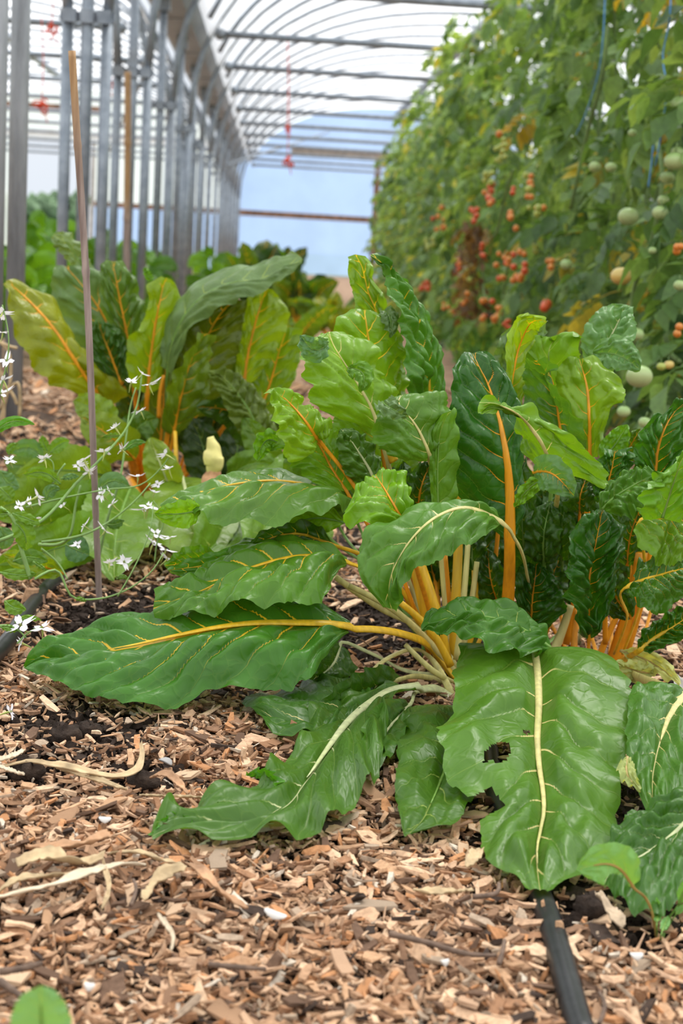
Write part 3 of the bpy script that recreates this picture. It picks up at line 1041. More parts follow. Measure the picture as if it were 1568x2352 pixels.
# --- broad light leaf, underside to us, tip folded over
LF(pA, 1.80, [
    (1268, 1085, 3,  1240, 1085, 3,  1300, 1090, 3),
    (1258, 1055, 2,  1205, 1040, 3,  1385, 1118, -2),
    (1240, 1015, 1,  1188, 1000, 3,  1386, 1072, -1),
    (1215, 980, 1,   1178, 968, 2,   1340, 1030, 0),
    (1190, 955, 0,   1165, 945, 1,   1290, 985, 1),
    (1160, 936, -1,  1140, 948, -1,  1225, 940, 2),
    (1128, 925, -2,  1110, 950, -3,  1165, 920, 1),
    (1100, 925, -2,  1096, 940, -3,  1112, 908, -1)],
   stalk=[(1240, 1450, 26), (1262, 1300, 26), (1275, 1180, 16)], tint=(0.080, 0.215, 0.028), vein='c', sw=8, veins=8, pucker=4, ruffle=5, n=100, nu=22)
QL(pA, (1225, 1085, 1.79), (1275, 1092, 1.75), (1318, 1140, 1.74), 44, -0.2, tint=(0.075, 0.17, 0.06), vein='o', sw=4, ruffle=3, prof='oval')
QL(pA, (1255, 1095, 1.80), (1215, 1120, 1.79), (1180, 1165, 1.79), 20, 0.3, tint=B_, vein='g', sw=2, ruffle=3, prof='oval')
# --- back group, towards the tomatoes
LF(pA, 2.02, [
    (1165, 960, 0,   1140, 960, 0,   1190, 960, 0),
    (1170, 900, 0,   1138, 898, -1,  1212, 880, 2),
    (1180, 840, 0,   1160, 820, -1,  1210, 830, 2),
    (1195, 785, 0,   1165, 770, 0,   1222, 770, 3),
    (1215, 745, -1,  1190, 728, 0,   1235, 752, 2),
    (1240, 735, -3,  1225, 720, -2,  1248, 745, -2),
    (1256, 738, -4,  1252, 732, -4,  1256, 744, -4)],
   stalk=[(1120, 1450, 0), (1150, 1150, 0)], tint=(0.130, 0.270, 0.020), vein='o', sw=8, veins=10, pucker=4, ruffle=4, n=90, nu=18)
LF(pA, 2.06, [
    (1150, 960, 0,   1120, 960, 0,   1190, 960, 0),
    (1160, 890, 0,   1125, 880, 0,   1200, 870, 3),
    (1180, 820, 0,   1135, 820, 0,   1230, 800, 3),
    (1205, 760, 0,   1160, 760, 0,   1250, 750, 3),
    (1230, 735, 0,   1195, 732, 0,   1255, 745, 0)],
   tint=G_, vein='g', sw=4, veins=9, pucker=6, ruffle=5)
LF(pA, 2.05, [
    (1270, 1000, 0,  1225, 990, 0,   1310, 990, 0),
    (1268, 920, 0,   1205, 880, 0,   1330, 900, 1),
    (1262, 850, 0,   1203, 800, 1,   1335, 840, 0),
    (1262, 800, 0,   1205, 772, 1,   1330, 800, -1),
    (1275, 780, 1,   1235, 768, 1,   1335, 772, -2),
    (1300, 778, 0,   1280, 770, 0,   1332, 768, -2)],
   stalk=[(1200, 1450, 0), (1260, 1180, 0)], tint=(0.085, 0.230, 0.025), vein='g', sw=7, veins=6, pucker=3, ruffle=4)
LF(pA, 1.98, [
    (1290, 1010, 0,  1240, 1000, 0,  1345, 1030, 0),
    (1282, 950, 0,   1210, 940, 2,   1335, 970, -2),
    (1275, 900, 0,   1202, 880, 2,   1290, 905, -3),
    (1265, 865, 0,   1205, 845, 1,   1262, 868, -3),
    (1245, 840, -1,  1205, 835, 0,   1280, 845, -3),
    (1225, 828, -2,  1210, 828, -2,  1250, 820, -3)],
   tint=(0.045, 0.145, 0.040), vein='o', sw=5, veins=6, pucker=3, ruffle=3)
LF(pA, 2.00, [
    (1353, 1050, 0,  1335, 1050, 0,  1372, 1050, 0),
    (1354, 1000, 0,  1305, 990, 1,   1385, 1000, 0),
    (1353, 950, 0,   1282, 930, 2,   1405, 935, -1),
    (1350, 905, 1,   1276, 885, 3,   1436, 920, -2),
    (1343, 870, 2,   1285, 840, 3,   1428, 880, 0),
    (1335, 845, 3,   1305, 820, 3,   1395, 845, 2),
    (1330, 825, 4,   1315, 818, 4,   1360, 825, 4)],
   stalk=[(1300, 1480, 0), (1340, 1250, 0), (1352, 1120, 0)], tint=(0.095, 0.225, 0.024), vein='o', sw=9, veins=6, pucker=4, ruffle=4, n=90, nu=20, rib=0.92)
LF(pA, 2.14, [
    (1370, 860, 0,   1345, 860, 0,   1400, 855, 0),
    (1378, 830, 0,   1338, 812, 1,   1425, 840, -2),
    (1395, 790, 0,   1335, 775, 1,   1455, 790, -2),
    (1412, 755, 1,   1355, 730, 2,   1462, 750, 0),
    (1428, 725, 2,   1385, 705, 3,   1455, 725, 1),
    (1445, 702, 3,   1425, 698, 3,   1452, 708, 3)],
   stalk=[(1330, 1480, 0), (1360, 1100, 0)], tint=(0.085, 0.190, 0.065), vein='p', sw=6, veins=7, pucker=6, ruffle=4)
QL(pA, (1360, 815, 2.07), (1415, 815, 2.04), (1470, 850, 2.02), 44, 0.35, tint=(0.085, 0.190, 0.065), vein='g', sw=3, prof='oval', pucker=5)
# --- upright group on the other side
LF(pA, 1.96, [
    (868, 985, 0,    845, 985, 0,    890, 980, 0),
    (850, 935, 0,    725, 935, -3,   910, 930, 3),
    (825, 890, 0,    708, 890, -4,   895, 880, 3),
    (800, 850, 0,    695, 840, -4,   868, 845, 2),
    (778, 815, 0,    690, 808, -3,   868, 810, 2),
    (762, 785, 1,    705, 785, -1,   835, 778, 3),
    (755, 762, 2,    742, 768, 1,    790, 768, 3)],
   stalk=[(985, 1500, 2), (935, 1250, 2), (890, 1060, 1)], tint=(0.095, 0.245, 0.030), vein='c', sw=8, veins=6, pucker=4, ruffle=6, n=90, nu=22)
QL(pA, (752, 790, 1.93), (715, 800, 1.90), (690, 770, 1.91), 30, 0.3, tint=(0.075, 0.17, 0.07), vein='g', sw=2, prof='oval')
QL(pA, (800, 845, 1.94), (835, 865, 1.91), (830, 900, 1.90), 26, 0.2, tint=(0.06, 0.18, 0.03), vein='g', sw=2, prof='oval')
LF(pA, 2.04, [
    (880, 990, 0,    850, 990, 0,    930, 980, 0),
    (866, 910, 0,    820, 900, 0,    935, 890, 3),
    (853, 830, 0,    790, 830, 0,    930, 830, 3),
    (845, 775, 0,    765, 770, 0,    920, 770, 2),
    (840, 738, 0,    775, 730, 0,    890, 735, 1),
    (836, 712, 1,    805, 712, 1,    866, 716, 1)],
   stalk=[(1000, 1500, 0), (930, 1250, 0)], tint=(0.090, 0.235, 0.026), vein='y', sw=8, veins=7, pucker=4, ruffle=6, n=80, nu=18, rib=0.95)
LF(pA, 2.10, [
    (890, 860, 0,    850, 860, 0,    930, 860, 0),
    (875, 780, 0,    820, 770, 0,    915, 770, 0),
    (862, 710, 0,    815, 700, 0,    890, 720, 0),
    (845, 670, 0,    808, 665, 0,    882, 680, 0),
    (838, 640, 0,    800, 640, 0,    856, 640, 0),
    (830, 610, 0,    800, 605, 0,    856, 610, 0),
    (815, 584, 0,    798, 590, 0,    838, 588, 0)],
   stalk=[(1000, 1480, 0), (940, 1150, 0)], tint=(0.090, 0.220, 0.035), vein='y', sw=6, veins=8, pucker=5, ruffle=7, n=90, nu=18)
QL(pA, (882, 715, 2.07), (895, 735, 2.04), (898, 775, 2.03), 22, 0.3, tint=G_, vein='g', sw=2, prof='oval')
LF(pA, 2.06, [
    (985, 970, 0,    945, 960, -2,   1012, 960, 2),
    (985, 900, 0,    932, 900, -4,   1016, 895, 2),
    (980, 840, 0,    928, 850, -5,   1014, 830, 2),
    (962, 780, 0,    922, 780, -4,   1000, 775, 2),
    (938, 720, 0,    905, 730, -4,   972, 720, 2),
    (912, 670, 0,    890, 680, -3,   938, 665, 2),
    (890, 630, 0,    878, 636, -1,   900, 625, 1),
    (872, 600, 0,    868, 608, 0,    885, 594, 1),
    (850, 586, 0,    852, 590, 0,    862, 583, 1)],
   stalk=[(1010, 1480, 0), (1000, 1200, 0)], tint=(0.038, 0.145, 0.028), vein='y', sw=8, veins=11, pucker=8, ruffle=4, n=120, nu=22)
LF(pA, 1.88, [
    (730, 1010, 2,   715, 1040, 1,   745, 1000, 2),
    (722, 1000, 1,   668, 1060, -2,  765, 985, 2),
    (700, 968, 0,    640, 1005, -3,  735, 960, 3),
    (672, 935, 0,    625, 965, -3,   705, 935, 3),
    (645, 910, 0,    622, 925, -1,   680, 905, 2),
    (618, 894, 1,    612, 898, 0,    640, 888, 1)],
   stalk=[(985, 1500, 6), (880, 1230, 5), (780, 1070, 3)], tint=(0.105, 0.255, 0.026), vein='o', sw=7, veins=7, pucker=6, ruffle=5, n=80, nu=20)
LF(pA, 1.92, [
    (795, 1130, 0,   740, 1125, -2,  830, 1110, 2),
    (760, 1075, 0,   690, 1085, -3,  800, 1040, 2),
    (730, 1020, 0,   650, 1040, -3,  775, 995, 3),
    (700, 975, 0,    640, 990, -2,   758, 972, 3),
    (680, 945, 1,    655, 950, 0,    712, 944, 2)],
   stalk=[(985, 1500, 3), (870, 1250, 2)], tint=(0.070, 0.200, 0.026), vein='o', sw=6, veins=7, pucker=5, ruffle=5)
QL(pA, (660, 1030, 1.95), (615, 1010, 1.95), (590, 1060, 1.94), 26, 0.2, tint=L_, vein='g', sw=3, prof='oval')
LF(pA, 1.86, [
    (988, 1058, 2,   970, 1050, 2,   1005, 1050, 2),
    (975, 1020, 0,   870, 1030, -3,  1005, 1000, 2),
    (958, 985, 0,    858, 1010, -3,  1010, 965, 3),
    (942, 962, 0,    860, 975, -3,   1030, 945, 3),
    (925, 945, 0,    872, 945, -2,   1028, 918, 4),
    (915, 920, 1,    880, 930, 0,    990, 910, 4),
    (920, 908, 2,    905, 915, 2,    950, 910, 3)],
   stalk=[(1030, 1490, 8), (1010, 1250, 6), (1000, 1110, 4)], tint=(0.048, 0.150, 0.024), vein='c', sw=8, veins=6, pucker=3, ruffle=5, n=80, nu=20)
QL(pA, (880, 925, 1.85), (900, 940, 1.81), (935, 958, 1.82), 26, 0.4, tint=G_, vein='g', sw=2, prof='oval')
LF(pA, 1.92, [
    (865, 1120, 0,   840, 1120, 0,   890, 1115, 0),
    (845, 1075, 0,   790, 1085, -1,  872, 1060, 2),
    (820, 1035, 0,   775, 1040, -1,  850, 1020, 2),
    (800, 1005, 0,   772, 1008, -1,  825, 1000, 2),
    (782, 985, 0,    776, 990, 0,    795, 985, 1)],
   stalk=[(990, 1480, 4), (910, 1250, 2)], tint=(0.040, 0.125, 0.022), vein='p', sw=6, veins=6, pucker=4, ruffle=4)
LF(pA, 1.99, [
    (890, 1130, 0,   840, 1120, 0,   940, 1100, 0),
    (880, 1060, 0,   770, 1060, -1,  930, 1040, 2),
    (870, 1000, 0,   755, 1000, -1,  920, 980, 2),
    (855, 960, 0,    770, 955, -1,   900, 940, 2),
    (840, 925, 0,    800, 925, 0,    870, 925, 1)],
   stalk=[(1000, 1480, 0), (920, 1260, 0)], tint=(0.085, 0.225, 0.022), vein='o', sw=8, veins=6, pucker=4, ruffle=4)
# blade strip beside the tall dark leaf
LF(pA, 1.87, [
    (1010, 1250, 0,  990, 1240, 0,   1040, 1240, 0),
    (1005, 1150, 0,  990, 1150, 0,   1045, 1150, 1),
    (1005, 1060, 0,  985, 1060, 0,   1050, 1060, 1),
    (1012, 990, 0,   992, 990, 0,    1050, 980, 1),
    (1030, 945, 0,   1015, 950, 0,   1042, 935, 1)],
   tint=(0.060, 0.185, 0.028), vein='g', sw=3, veins=6, pucker=2, ruffle=4)
# --- white-ribbed front leaf lying out on the mulch
LF(pA, 1.50, [
    (960, 1584, 35,  965, 1575, 37,  950, 1596, 33),
    (905, 1592, 30,  880, 1578, 36,  895, 1640, 24),
    (850, 1622, 24,  800, 1606, 34,  890, 1700, 16),
    (800, 1664, 17,  715, 1640, 28,  868, 1785, 6),
    (750, 1730, 9,   690, 1705, 20,  835, 1835, 1),
    (700, 1800, 3,   625, 1775, 12,  765, 1890, -5),
    (645, 1860, -4,  560, 1820, 5,   690, 1930, -10),
    (570, 1890, -8,  470, 1848, 0,   600, 1922, -11),
    (470, 1900, -10, 420, 1875, -4,  500, 1930, -12),
    (395, 1905, -11, 395, 1868, -8,  420, 1918, -12),
    (348, 1922, -13, 350, 1910, -12, 352, 1928, -13)],
   stalk=[(1060, 1612, 42), (1020, 1590, 40)], tint=(0.032, 0.110, 0.018), vein='p', sw=20, veins=8, pucker=5, ruffle=14, flute=6.5, n=130, nu=28, cells=0.1, rib=0.66, lift=0.0045)
QL(pA, (470, 1908, 1.375), (405, 1885, 1.37), (350, 1918, 1.36), 26, 0.3, tint=(0.035, 0.17, 0.012), vein='g', sw=2, prof='oval', ruffle=4)
QL(pA, (560, 1880, 1.40), (500, 1862, 1.41), (478, 1842, 1.42), 26, 0.4, tint=(0.032, 0.110, 0.018), vein='g', sw=2, prof='oval', ruffle=5)
QL(pA, (640, 1830, 1.44), (600, 1790, 1.47), (565, 1780, 1.49), 36, 0.5, tint=(0.04, 0.17, 0.02), vein='g', sw=2, prof='oval', ruffle=6)
# --- shaded leaf behind it
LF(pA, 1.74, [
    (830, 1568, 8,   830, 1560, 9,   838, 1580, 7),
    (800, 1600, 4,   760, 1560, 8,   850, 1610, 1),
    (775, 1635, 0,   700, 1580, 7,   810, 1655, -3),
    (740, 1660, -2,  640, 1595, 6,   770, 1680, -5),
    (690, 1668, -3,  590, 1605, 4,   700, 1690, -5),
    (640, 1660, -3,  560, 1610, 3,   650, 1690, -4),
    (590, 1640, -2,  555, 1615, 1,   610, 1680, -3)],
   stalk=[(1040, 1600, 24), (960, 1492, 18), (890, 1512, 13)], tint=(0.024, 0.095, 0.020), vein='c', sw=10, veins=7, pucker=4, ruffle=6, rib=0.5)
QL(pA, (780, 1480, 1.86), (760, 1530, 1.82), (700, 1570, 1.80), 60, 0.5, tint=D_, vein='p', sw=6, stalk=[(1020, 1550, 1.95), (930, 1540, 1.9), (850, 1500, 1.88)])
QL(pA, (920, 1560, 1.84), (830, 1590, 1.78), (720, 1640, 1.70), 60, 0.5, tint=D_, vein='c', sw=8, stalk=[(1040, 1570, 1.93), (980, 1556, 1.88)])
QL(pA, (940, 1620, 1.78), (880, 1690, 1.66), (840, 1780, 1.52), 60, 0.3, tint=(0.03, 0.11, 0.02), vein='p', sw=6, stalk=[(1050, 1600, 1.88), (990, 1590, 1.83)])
# --- leaf hanging between the white-ribbed and the holed one
LF(pA, 1.52, [
    (1060, 1640, 22, 1050, 1620, 25, 1075, 1650, 20),
    (1050, 1690, 14, 950, 1625, 22,  1090, 1700, 12),
    (1030, 1745, 5,  920, 1690, 13,  1100, 1760, 5),
    (1010, 1800, -2, 910, 1770, 3,   1095, 1820, -2),
    (985, 1855, -8,  908, 1840, -6,  1070, 1860, -8),
    (965, 1890, -12, 915, 1890, -11, 1035, 1895, -11),
    (930, 1922, -14, 922, 1915, -14, 960, 1908, -13)],
   stalk=[(1045, 1570, 40), (1055, 1610, 32)], tint=(0.030, 0.105, 0.016), vein='g', sw=8, veins=7, pucker=4, ruffle=4, n=90, nu=20, cells=0.15)
# --- big holed front leaf
LF(pA, 1.46, [
    (1225, 1495, 25, 1185, 1480, 26, 1270, 1487, 26),
    (1230, 1525, 22, 1100, 1470, 25, 1345, 1478, 26),
    (1235, 1575, 17, 1052, 1510, 20, 1425, 1528, 20),
    (1236, 1640, 11, 1045, 1600, 12, 1452, 1618, 10),
    (1233, 1705, 5,  1010, 1680, 4,  1444, 1705, 3),
    (1237, 1765, 0,  1022, 1745, -2, 1432, 1775, -3),
    (1245, 1820, -5, 1060, 1815, -7, 1420, 1840, -7),
    (1248, 1865, -9, 1098, 1875, -10, 1410, 1905, -10),
    (1240, 1915, -12, 1100, 1930, -13, 1385, 1960, -13),
    (1232, 1965, -14, 1130, 1985, -15, 1335, 2005, -15),
    (1235, 2010, -16, 1185, 2016, -16, 1290, 2024, -16),
    (1240, 2045, -18, 1205, 2038, -18, 1270, 2042, -18)],
   stalk=[(1120, 1560, 46), (1170, 1500, 34), (1205, 1485, 28)], tint=(0.048, 0.150, 0.030), vein='c', sw=12, veins=8, pucker=7, ruffle=5, n=150, nu=36, cells=0.12, rib=0.95, lift=0.0035,
   hole=[[(1112, 1755), (1108, 1735), (1128, 1710), (1150, 1703), (1168, 1705), (1174, 1722), (1160, 1748), (1140, 1752), (1125, 1742)],
         [(1040, 1800), (1080, 1832), (1128, 1808), (1160, 1850), (1128, 1868), (1098, 1885), (1050, 1860)],
         [(1200, 1678), (1214, 1676), (1216, 1685), (1206, 1690)]])
# --- puckered leaf resting over it
LF(pA, 1.66, [
    (1262, 1488, 6,  1262, 1478, 8,  1258, 1500, 5),
    (1215, 1455, 4,  1235, 1448, 9,  1215, 1510, 0),
    (1165, 1430, 3,  1190, 1412, 9,  1165, 1505, -3),
    (1115, 1418, 2,  1125, 1396, 9,  1110, 1490, -3),
    (1065, 1415, 1,  1060, 1394, 8,  1060, 1465, -2),
    (1015, 1424, 0,  1010, 1403, 5,  1012, 1460, -2),
    (968, 1446, 0,   968, 1440, 1,   968, 1450, 0)],
   stalk=[(1200, 1545, 20), (1270, 1500, 8)], tint=(0.030, 0.125, 0.022), vein='g', sw=6, veins=8, pucker=9, ruffle=5, n=100, nu=24, cells=0.85)
# --- lower leaves at the frame edge
LF(pB, 1.42, [
    (1570, 1600, 20, 1560, 1570, 22, 1600, 1640, 18),
    (1540, 1640, 14, 1480, 1565, 20, 1600, 1720, 8),
    (1520, 1690, 8,  1445, 1600, 15, 1590, 1790, 1),
    (1505, 1745, 3,  1435, 1680, 7,  1570, 1830, -4),
    (1498, 1795, -2, 1440, 1750, 1,  1545, 1850, -7),
    (1500, 1840, -6, 1465, 1815, -4, 1525, 1862, -8),
    (1510, 1868, -8, 1500, 1862, -8, 1516, 1870, -8)],
   stalk=[(1420, 1530, 50), (1480, 1562, 36), (1530, 1580, 28)], tint=(0.034, 0.125, 0.028), vein='c', sw=16, veins=7, pucker=6, ruffle=4, n=90, nu=22, rib=0.5)
LF(pB, 1.26, [
    (1610, 1850, 6,  1590, 1800, 8,  1640, 1900, 4),
    (1560, 1905, 4,  1500, 1850, 8,  1600, 1990, 0),
    (1510, 1945, 3,  1440, 1880, 7,  1570, 2070, -6),
    (1460, 1975, 1,  1405, 1920, 5,  1520, 2110, -9),
    (1415, 1995, 0,  1390, 1960, 3,  1460, 2105, -9),
    (1385, 2030, -3, 1380, 2000, 0,  1410, 2070, -7)],
   stalk=[(1480, 1700, 40), (1600, 1760, 18)], tint=(0.026, 0.105, 0.022), vein='p', sw=8, veins=6, pucker=7, ruffle=5, n=80, nu=22)
QL(pB, (1500, 1545, 1.85), (1460, 1540, 1.83), (1415, 1520, 1.82), 30, 0.3, tint=Y_, vein='dead', sw=4, prof='oval')
QL(pB, (1425, 1495, 1.90), (1490, 1520, 1.86), (1560, 1570, 1.80), 26, 0.3, tint=(0.34, 0.36, 0.15), vein='dead', sw=5, prof='oval', fold=0.3)
QL(pB, (1440, 1740, 1.42), (1445, 1790, 1.38), (1470, 1815, 1.36), 22, 0.3, tint=Y_, vein='dead', sw=3, prof='oval')

# --- orange-stalked chard at the frame edge
LF(pB, 1.86, [
    (1352, 1470, 2,  1335, 1455, 2,  1372, 1455, 2),
    (1350, 1420, 1,  1310, 1410, -2, 1392, 1400, 1),
    (1350, 1350, 0,  1294, 1355, -3, 1412, 1345, 0),
    (1358, 1290, 0,  1296, 1290, -2, 1425, 1285, 0),
    (1370, 1235, 0,  1312, 1225, -1, 1432, 1235, 1),
    (1378, 1195, 1,  1340, 1185, 1,  1420, 1195, 2),
    (1382, 1170, 2,  1366, 1170, 2,  1400, 1174, 2)],
   stalk=[(1345, 1520, 6), (1350, 1495, 3)], tint=(0.016, 0.090, 0.014), vein='o', sw=7, veins=11, pucker=9, ruffle=6, n=110, nu=26)
LF(pB, 1.95, [
    (1222, 1500, 0,  1205, 1490, 0,  1240, 1490, 0),
    (1220, 1430, 0,  1190, 1430, 0,  1262, 1440, -1),
    (1222, 1380, 0,  1182, 1370, 0,  1298, 1400, -2),
    (1228, 1330, 0,  1185, 1320, 0,  1290, 1350, -1),
    (1232, 1290, 1,  1200, 1290, 1,  1260, 1305, 0)],
   stalk=[(1225, 1530, 3)], tint=(0.014, 0.075, 0.013), vein='o', sw=6, veins=9, pucker=9, ruffle=6, n=80, nu=20)
LF(pB, 1.80, [
    (1470, 1195, 0,  1460, 1215, 0,  1480, 1180, 0),
    (1500, 1192, 0,  1462, 1240, -2, 1500, 1165, 3),
    (1535, 1190, 0,  1500, 1290, -3, 1540, 1140, 3),
    (1575, 1185, 0,  1550, 1295, -3, 1580, 1130, 3),
    (1620, 1180, 0,  1610, 1250, -1, 1620, 1140, 1)],
   stalk=[(1430, 1500, 14), (1480, 1330, 6), (1475, 1240, 2)], tint=(0.075, 0.200, 0.030), vein='y', sw=8, veins=6, pucker=7, ruffle=6)
LF(pB, 1.82, [
    (1445, 1345, 0,  1440, 1360, 0,  1455, 1335, 0),
    (1480, 1332, 0,  1450, 1375, -2, 1465, 1300, 3),
    (1515, 1322, 0,  1490, 1410, -3, 1510, 1290, 3),
    (1545, 1312, 0,  1540, 1395, -2, 1550, 1290, 2),
    (1570, 1305, 0,  1575, 1340, 0,  1575, 1295, 1)],
   stalk=[(1410, 1500, 12), (1440, 1420, 6)], tint=(0.032, 0.125, 0.020), vein='y', sw=7, veins=7, pucker=7, ruffle=7)
LF(pB, 1.84, [
    (1470, 1492, 0,  1462, 1495, 0,  1485, 1498, 0),
    (1505, 1465, 0,  1480, 1450, 1,  1525, 1490, -1),
    (1545, 1440, 0,  1520, 1415, 1,  1570, 1470, -1),
    (1590, 1410, 0,  1570, 1390, 1,  1610, 1440, -1)],
   stalk=[(1420, 1525, 10), (1450, 1505, 3)], tint=(0.020, 0.095, 0.016), vein='y', sw=9, veins=8, pucker=8, ruffle=7)
LF(pB, 1.94, [
    (1500, 1130, 0,  1470, 1130, 0,  1560, 1130, 0),
    (1505, 1080, 0,  1455, 1080, 0,  1580, 1070, 0),
    (1510, 1030, 0,  1455, 1030, 0,  1590, 1010, 1),
    (1525, 985, 0,   1475, 985, 0,   1590, 960, 2),
    (1550, 945, 1,   1520, 950, 1,   1590, 930, 2),
    (1590, 915, 2,   1575, 920, 2,   1600, 910, 2)],
   stalk=[(1440, 1500, 4), (1490, 1300, 1)], tint=(0.022, 0.105, 0.020), vein='o', sw=8, veins=9, pucker=9, ruffle=7, n=90, nu=22)
LF(pB, 1.78, [
    (1520, 1190, 0,  1480, 1190, 0,  1560, 1200, 0),
    (1535, 1140, 0,  1465, 1165, -2, 1600, 1130, 0),
    (1550, 1095, 0,  1475, 1120, -2, 1610, 1080, 1),
    (1565, 1055, 0,  1520, 1090, -1, 1610, 1040, 2),
    (1585, 1030, 1,  1555, 1050, 0,  1610, 1020, 2)],
   tint=(0.070, 0.215, 0.026), vein='g', sw=4, veins=6, pucker=5, ruffle=6)
LF(pB, 1.86, [
    (1382, 1170, 0,  1375, 1175, 0,  1392, 1172, 0),
    (1415, 1140, 0,  1390, 1120, 2,  1440, 1190, -3),
    (1450, 1118, 0,  1430, 1092, 2,  1470, 1175, -3),
    (1485, 1100, 0,  1475, 1080, 2,  1502, 1140, -2),
    (1510, 1090, 0,  1505, 1082, 1,  1512, 1105, 0)],
   tint=(0.045, 0.150, 0.034), vein='g', sw=4, veins=6, pucker=7, ruffle=5)
LF(pB, 1.92, [
    (1385, 1150, 0,  1365, 1150, 0,  1400, 1150, 0),
    (1395, 1110, 0,  1360, 1105, 0,  1430, 1105, 0),
    (1405, 1070, 0,  1370, 1065, 0,  1450, 1060, 1),
    (1412, 1035, 0,  1390, 1030, 0,  1445, 1025, 1)],
   stalk=[(1390, 1480, 3), (1386, 1250, 1)], tint=(0.020, 0.095, 0.020), vein='o', sw=7, veins=7, pucker=8, ruffle=6)
QL(pB, (1380, 1060, 1.98), (1420, 1010, 1.98), (1440, 975, 1.98), 30, 0.1, tint=L_, vein='g', sw=3)
QL(pB, (1420, 1070, 2.0), (1450, 1020, 2.0), (1470, 985, 2.0), 26, 0.1, tint=M_, vein='o', sw=3)
QL(pB, (1450, 1420, 1.93), (1410, 1360, 1.92), (1405, 1280, 1.92), 40, 0.1, tint=D_, vein='o', sw=5, pucker=7, veins=10)
QL(pB, (1530, 1340, 1.96), (1550, 1280, 1.96), (1580, 1220, 1.96), 60, 0.1, tint=M_, vein='y', sw=5, pucker=6)
QL(pB, (1440, 1300, 1.98), (1450, 1220, 1.98), (1480, 1150, 1.98), 50, 0.0, tint=D_, vein='o', sw=5, pucker=6)

# --- bare stalks of the crowns (blades lost in the shade above)
def bare_stalk(plant, pts, w, c):
    P = np.array([at(x, y, Y, 0.002) for x, y, Y in pts])
    V, fs = tube(smooth_path(P, 14), np.linspace(w/2000, w/2600, 14), 12, np.array([1.0, 0.2, 0]), 0.6, 0.07)
    obj('stalk', mesh_np('stalk', V, fs, SM[c]), plant)
for pts, w, c in (
    ([(1010, 1510, 1.93), (975, 1400, 1.93), (945, 1250, 1.94), (930, 1120, 1.96)], 15, 'y'),
    ([(1025, 1515, 1.92), (1000, 1400, 1.91), (965, 1290, 1.92)], 14, 'y'),
    ([(1035, 1520, 1.96), (1030, 1400, 1.96), (1020, 1270, 1.97)], 10, 'o'),
    ([(1040, 1515, 1.94), (1045, 1400, 1.94), (1052, 1250, 1.95), (1050, 1120, 1.97)], 14, 'y'),
    ([(1048, 1515, 1.91), (1062, 1400, 1.91), (1075, 1240, 1.92)], 9, 'c'),
    ([(1055, 1520, 1.95), (1080, 1400, 1.96), (1095, 1290, 1.97)], 9, 'c'),
    ([(1062, 1520, 1.97), (1085, 1440, 1.97), (1090, 1310, 1.98)], 11, 'y'),
    ([(1050, 1540, 1.93), (980, 1450, 1.93), (880, 1400, 1.93), (770, 1325, 1.92)], 10, 'c'),
    ([(1050, 1552, 1.92), (990, 1480, 1.91), (910, 1405, 1.90), (800, 1345, 1.89)], 9, 'c'),
    ([(1035, 1530, 1.90), (990, 1450, 1.89), (920, 1385, 1.88)], 10, 'y'),
    ([(1060, 1575, 1.88), (1000, 1545, 1.86), (930, 1480, 1.86)], 8, 'c'),
    ([(905, 1060, 1.97), (890, 1030, 1.97), (880, 1000, 1.97)], 12, 'y')):
    bare_stalk(pA, pts, w, c)
for pts, w, c in (
    ([(1405, 1540, 2.0), (1425, 1470, 1.98), (1450, 1390, 1.97), (1475, 1270, 1.96)], 24, 'o'),
    ([(1270, 1500, 1.95), (1290, 1450, 1.96), (1310, 1390, 1.97)], 13, 'c'),
    ([(1320, 1520, 1.96), (1318, 1470, 1.97), (1325, 1400, 1.98)], 10, 'o'),
    ([(1375, 1510, 1.97), (1395, 1460, 1.97), (1420, 1410, 1.97)], 10, 'o')):
    bare_stalk(pB, pts, w, c)
# --- dark inner blades that close the heart of the plants
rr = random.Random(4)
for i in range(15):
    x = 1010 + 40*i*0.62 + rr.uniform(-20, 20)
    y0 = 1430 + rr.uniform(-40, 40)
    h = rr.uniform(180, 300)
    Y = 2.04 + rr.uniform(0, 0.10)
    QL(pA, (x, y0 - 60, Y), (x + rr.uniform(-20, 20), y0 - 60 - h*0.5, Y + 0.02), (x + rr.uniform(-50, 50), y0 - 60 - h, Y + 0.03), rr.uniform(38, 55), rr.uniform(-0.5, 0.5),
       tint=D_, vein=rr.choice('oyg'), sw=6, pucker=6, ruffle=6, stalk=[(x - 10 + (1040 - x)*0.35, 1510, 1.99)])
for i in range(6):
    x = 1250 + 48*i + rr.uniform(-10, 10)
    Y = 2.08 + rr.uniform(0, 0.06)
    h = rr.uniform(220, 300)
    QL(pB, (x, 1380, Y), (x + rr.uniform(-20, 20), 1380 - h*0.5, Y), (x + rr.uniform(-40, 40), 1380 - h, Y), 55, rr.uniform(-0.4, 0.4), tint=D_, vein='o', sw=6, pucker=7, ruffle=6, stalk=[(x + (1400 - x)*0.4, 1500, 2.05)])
for i in range(6):
    x = 700 + 45*i
    Y = 2.10 + rr.uniform(0, 0.08)
    QL(pA, (x + 30, 1200, Y), (x, 1120, Y), (x + rr.uniform(-40, 10), 1010 + rr.uniform(-30, 40), Y), 50, rr.uniform(-0.3, 0.3), tint=M_, vein='g', sw=5, stalk=[(980, 1480, 2.0), (880 , 1330, 2.05)])
QL(pA, (760, 1250, 1.90), (680, 1225, 1.88), (560, 1260, 1.86), 36, 0.4, tint=D_, vein='y', sw=7, stalk=[(1000, 1500, 1.95), (900, 1330, 1.93), (820, 1270, 1.91)])
QL(pA, (640, 1260, 1.88), (520, 1290, 1.86), (385, 1310, 1.85), 34, 0.2, tint=(0.04, 0.15, 0.04), vein='y', sw=6)
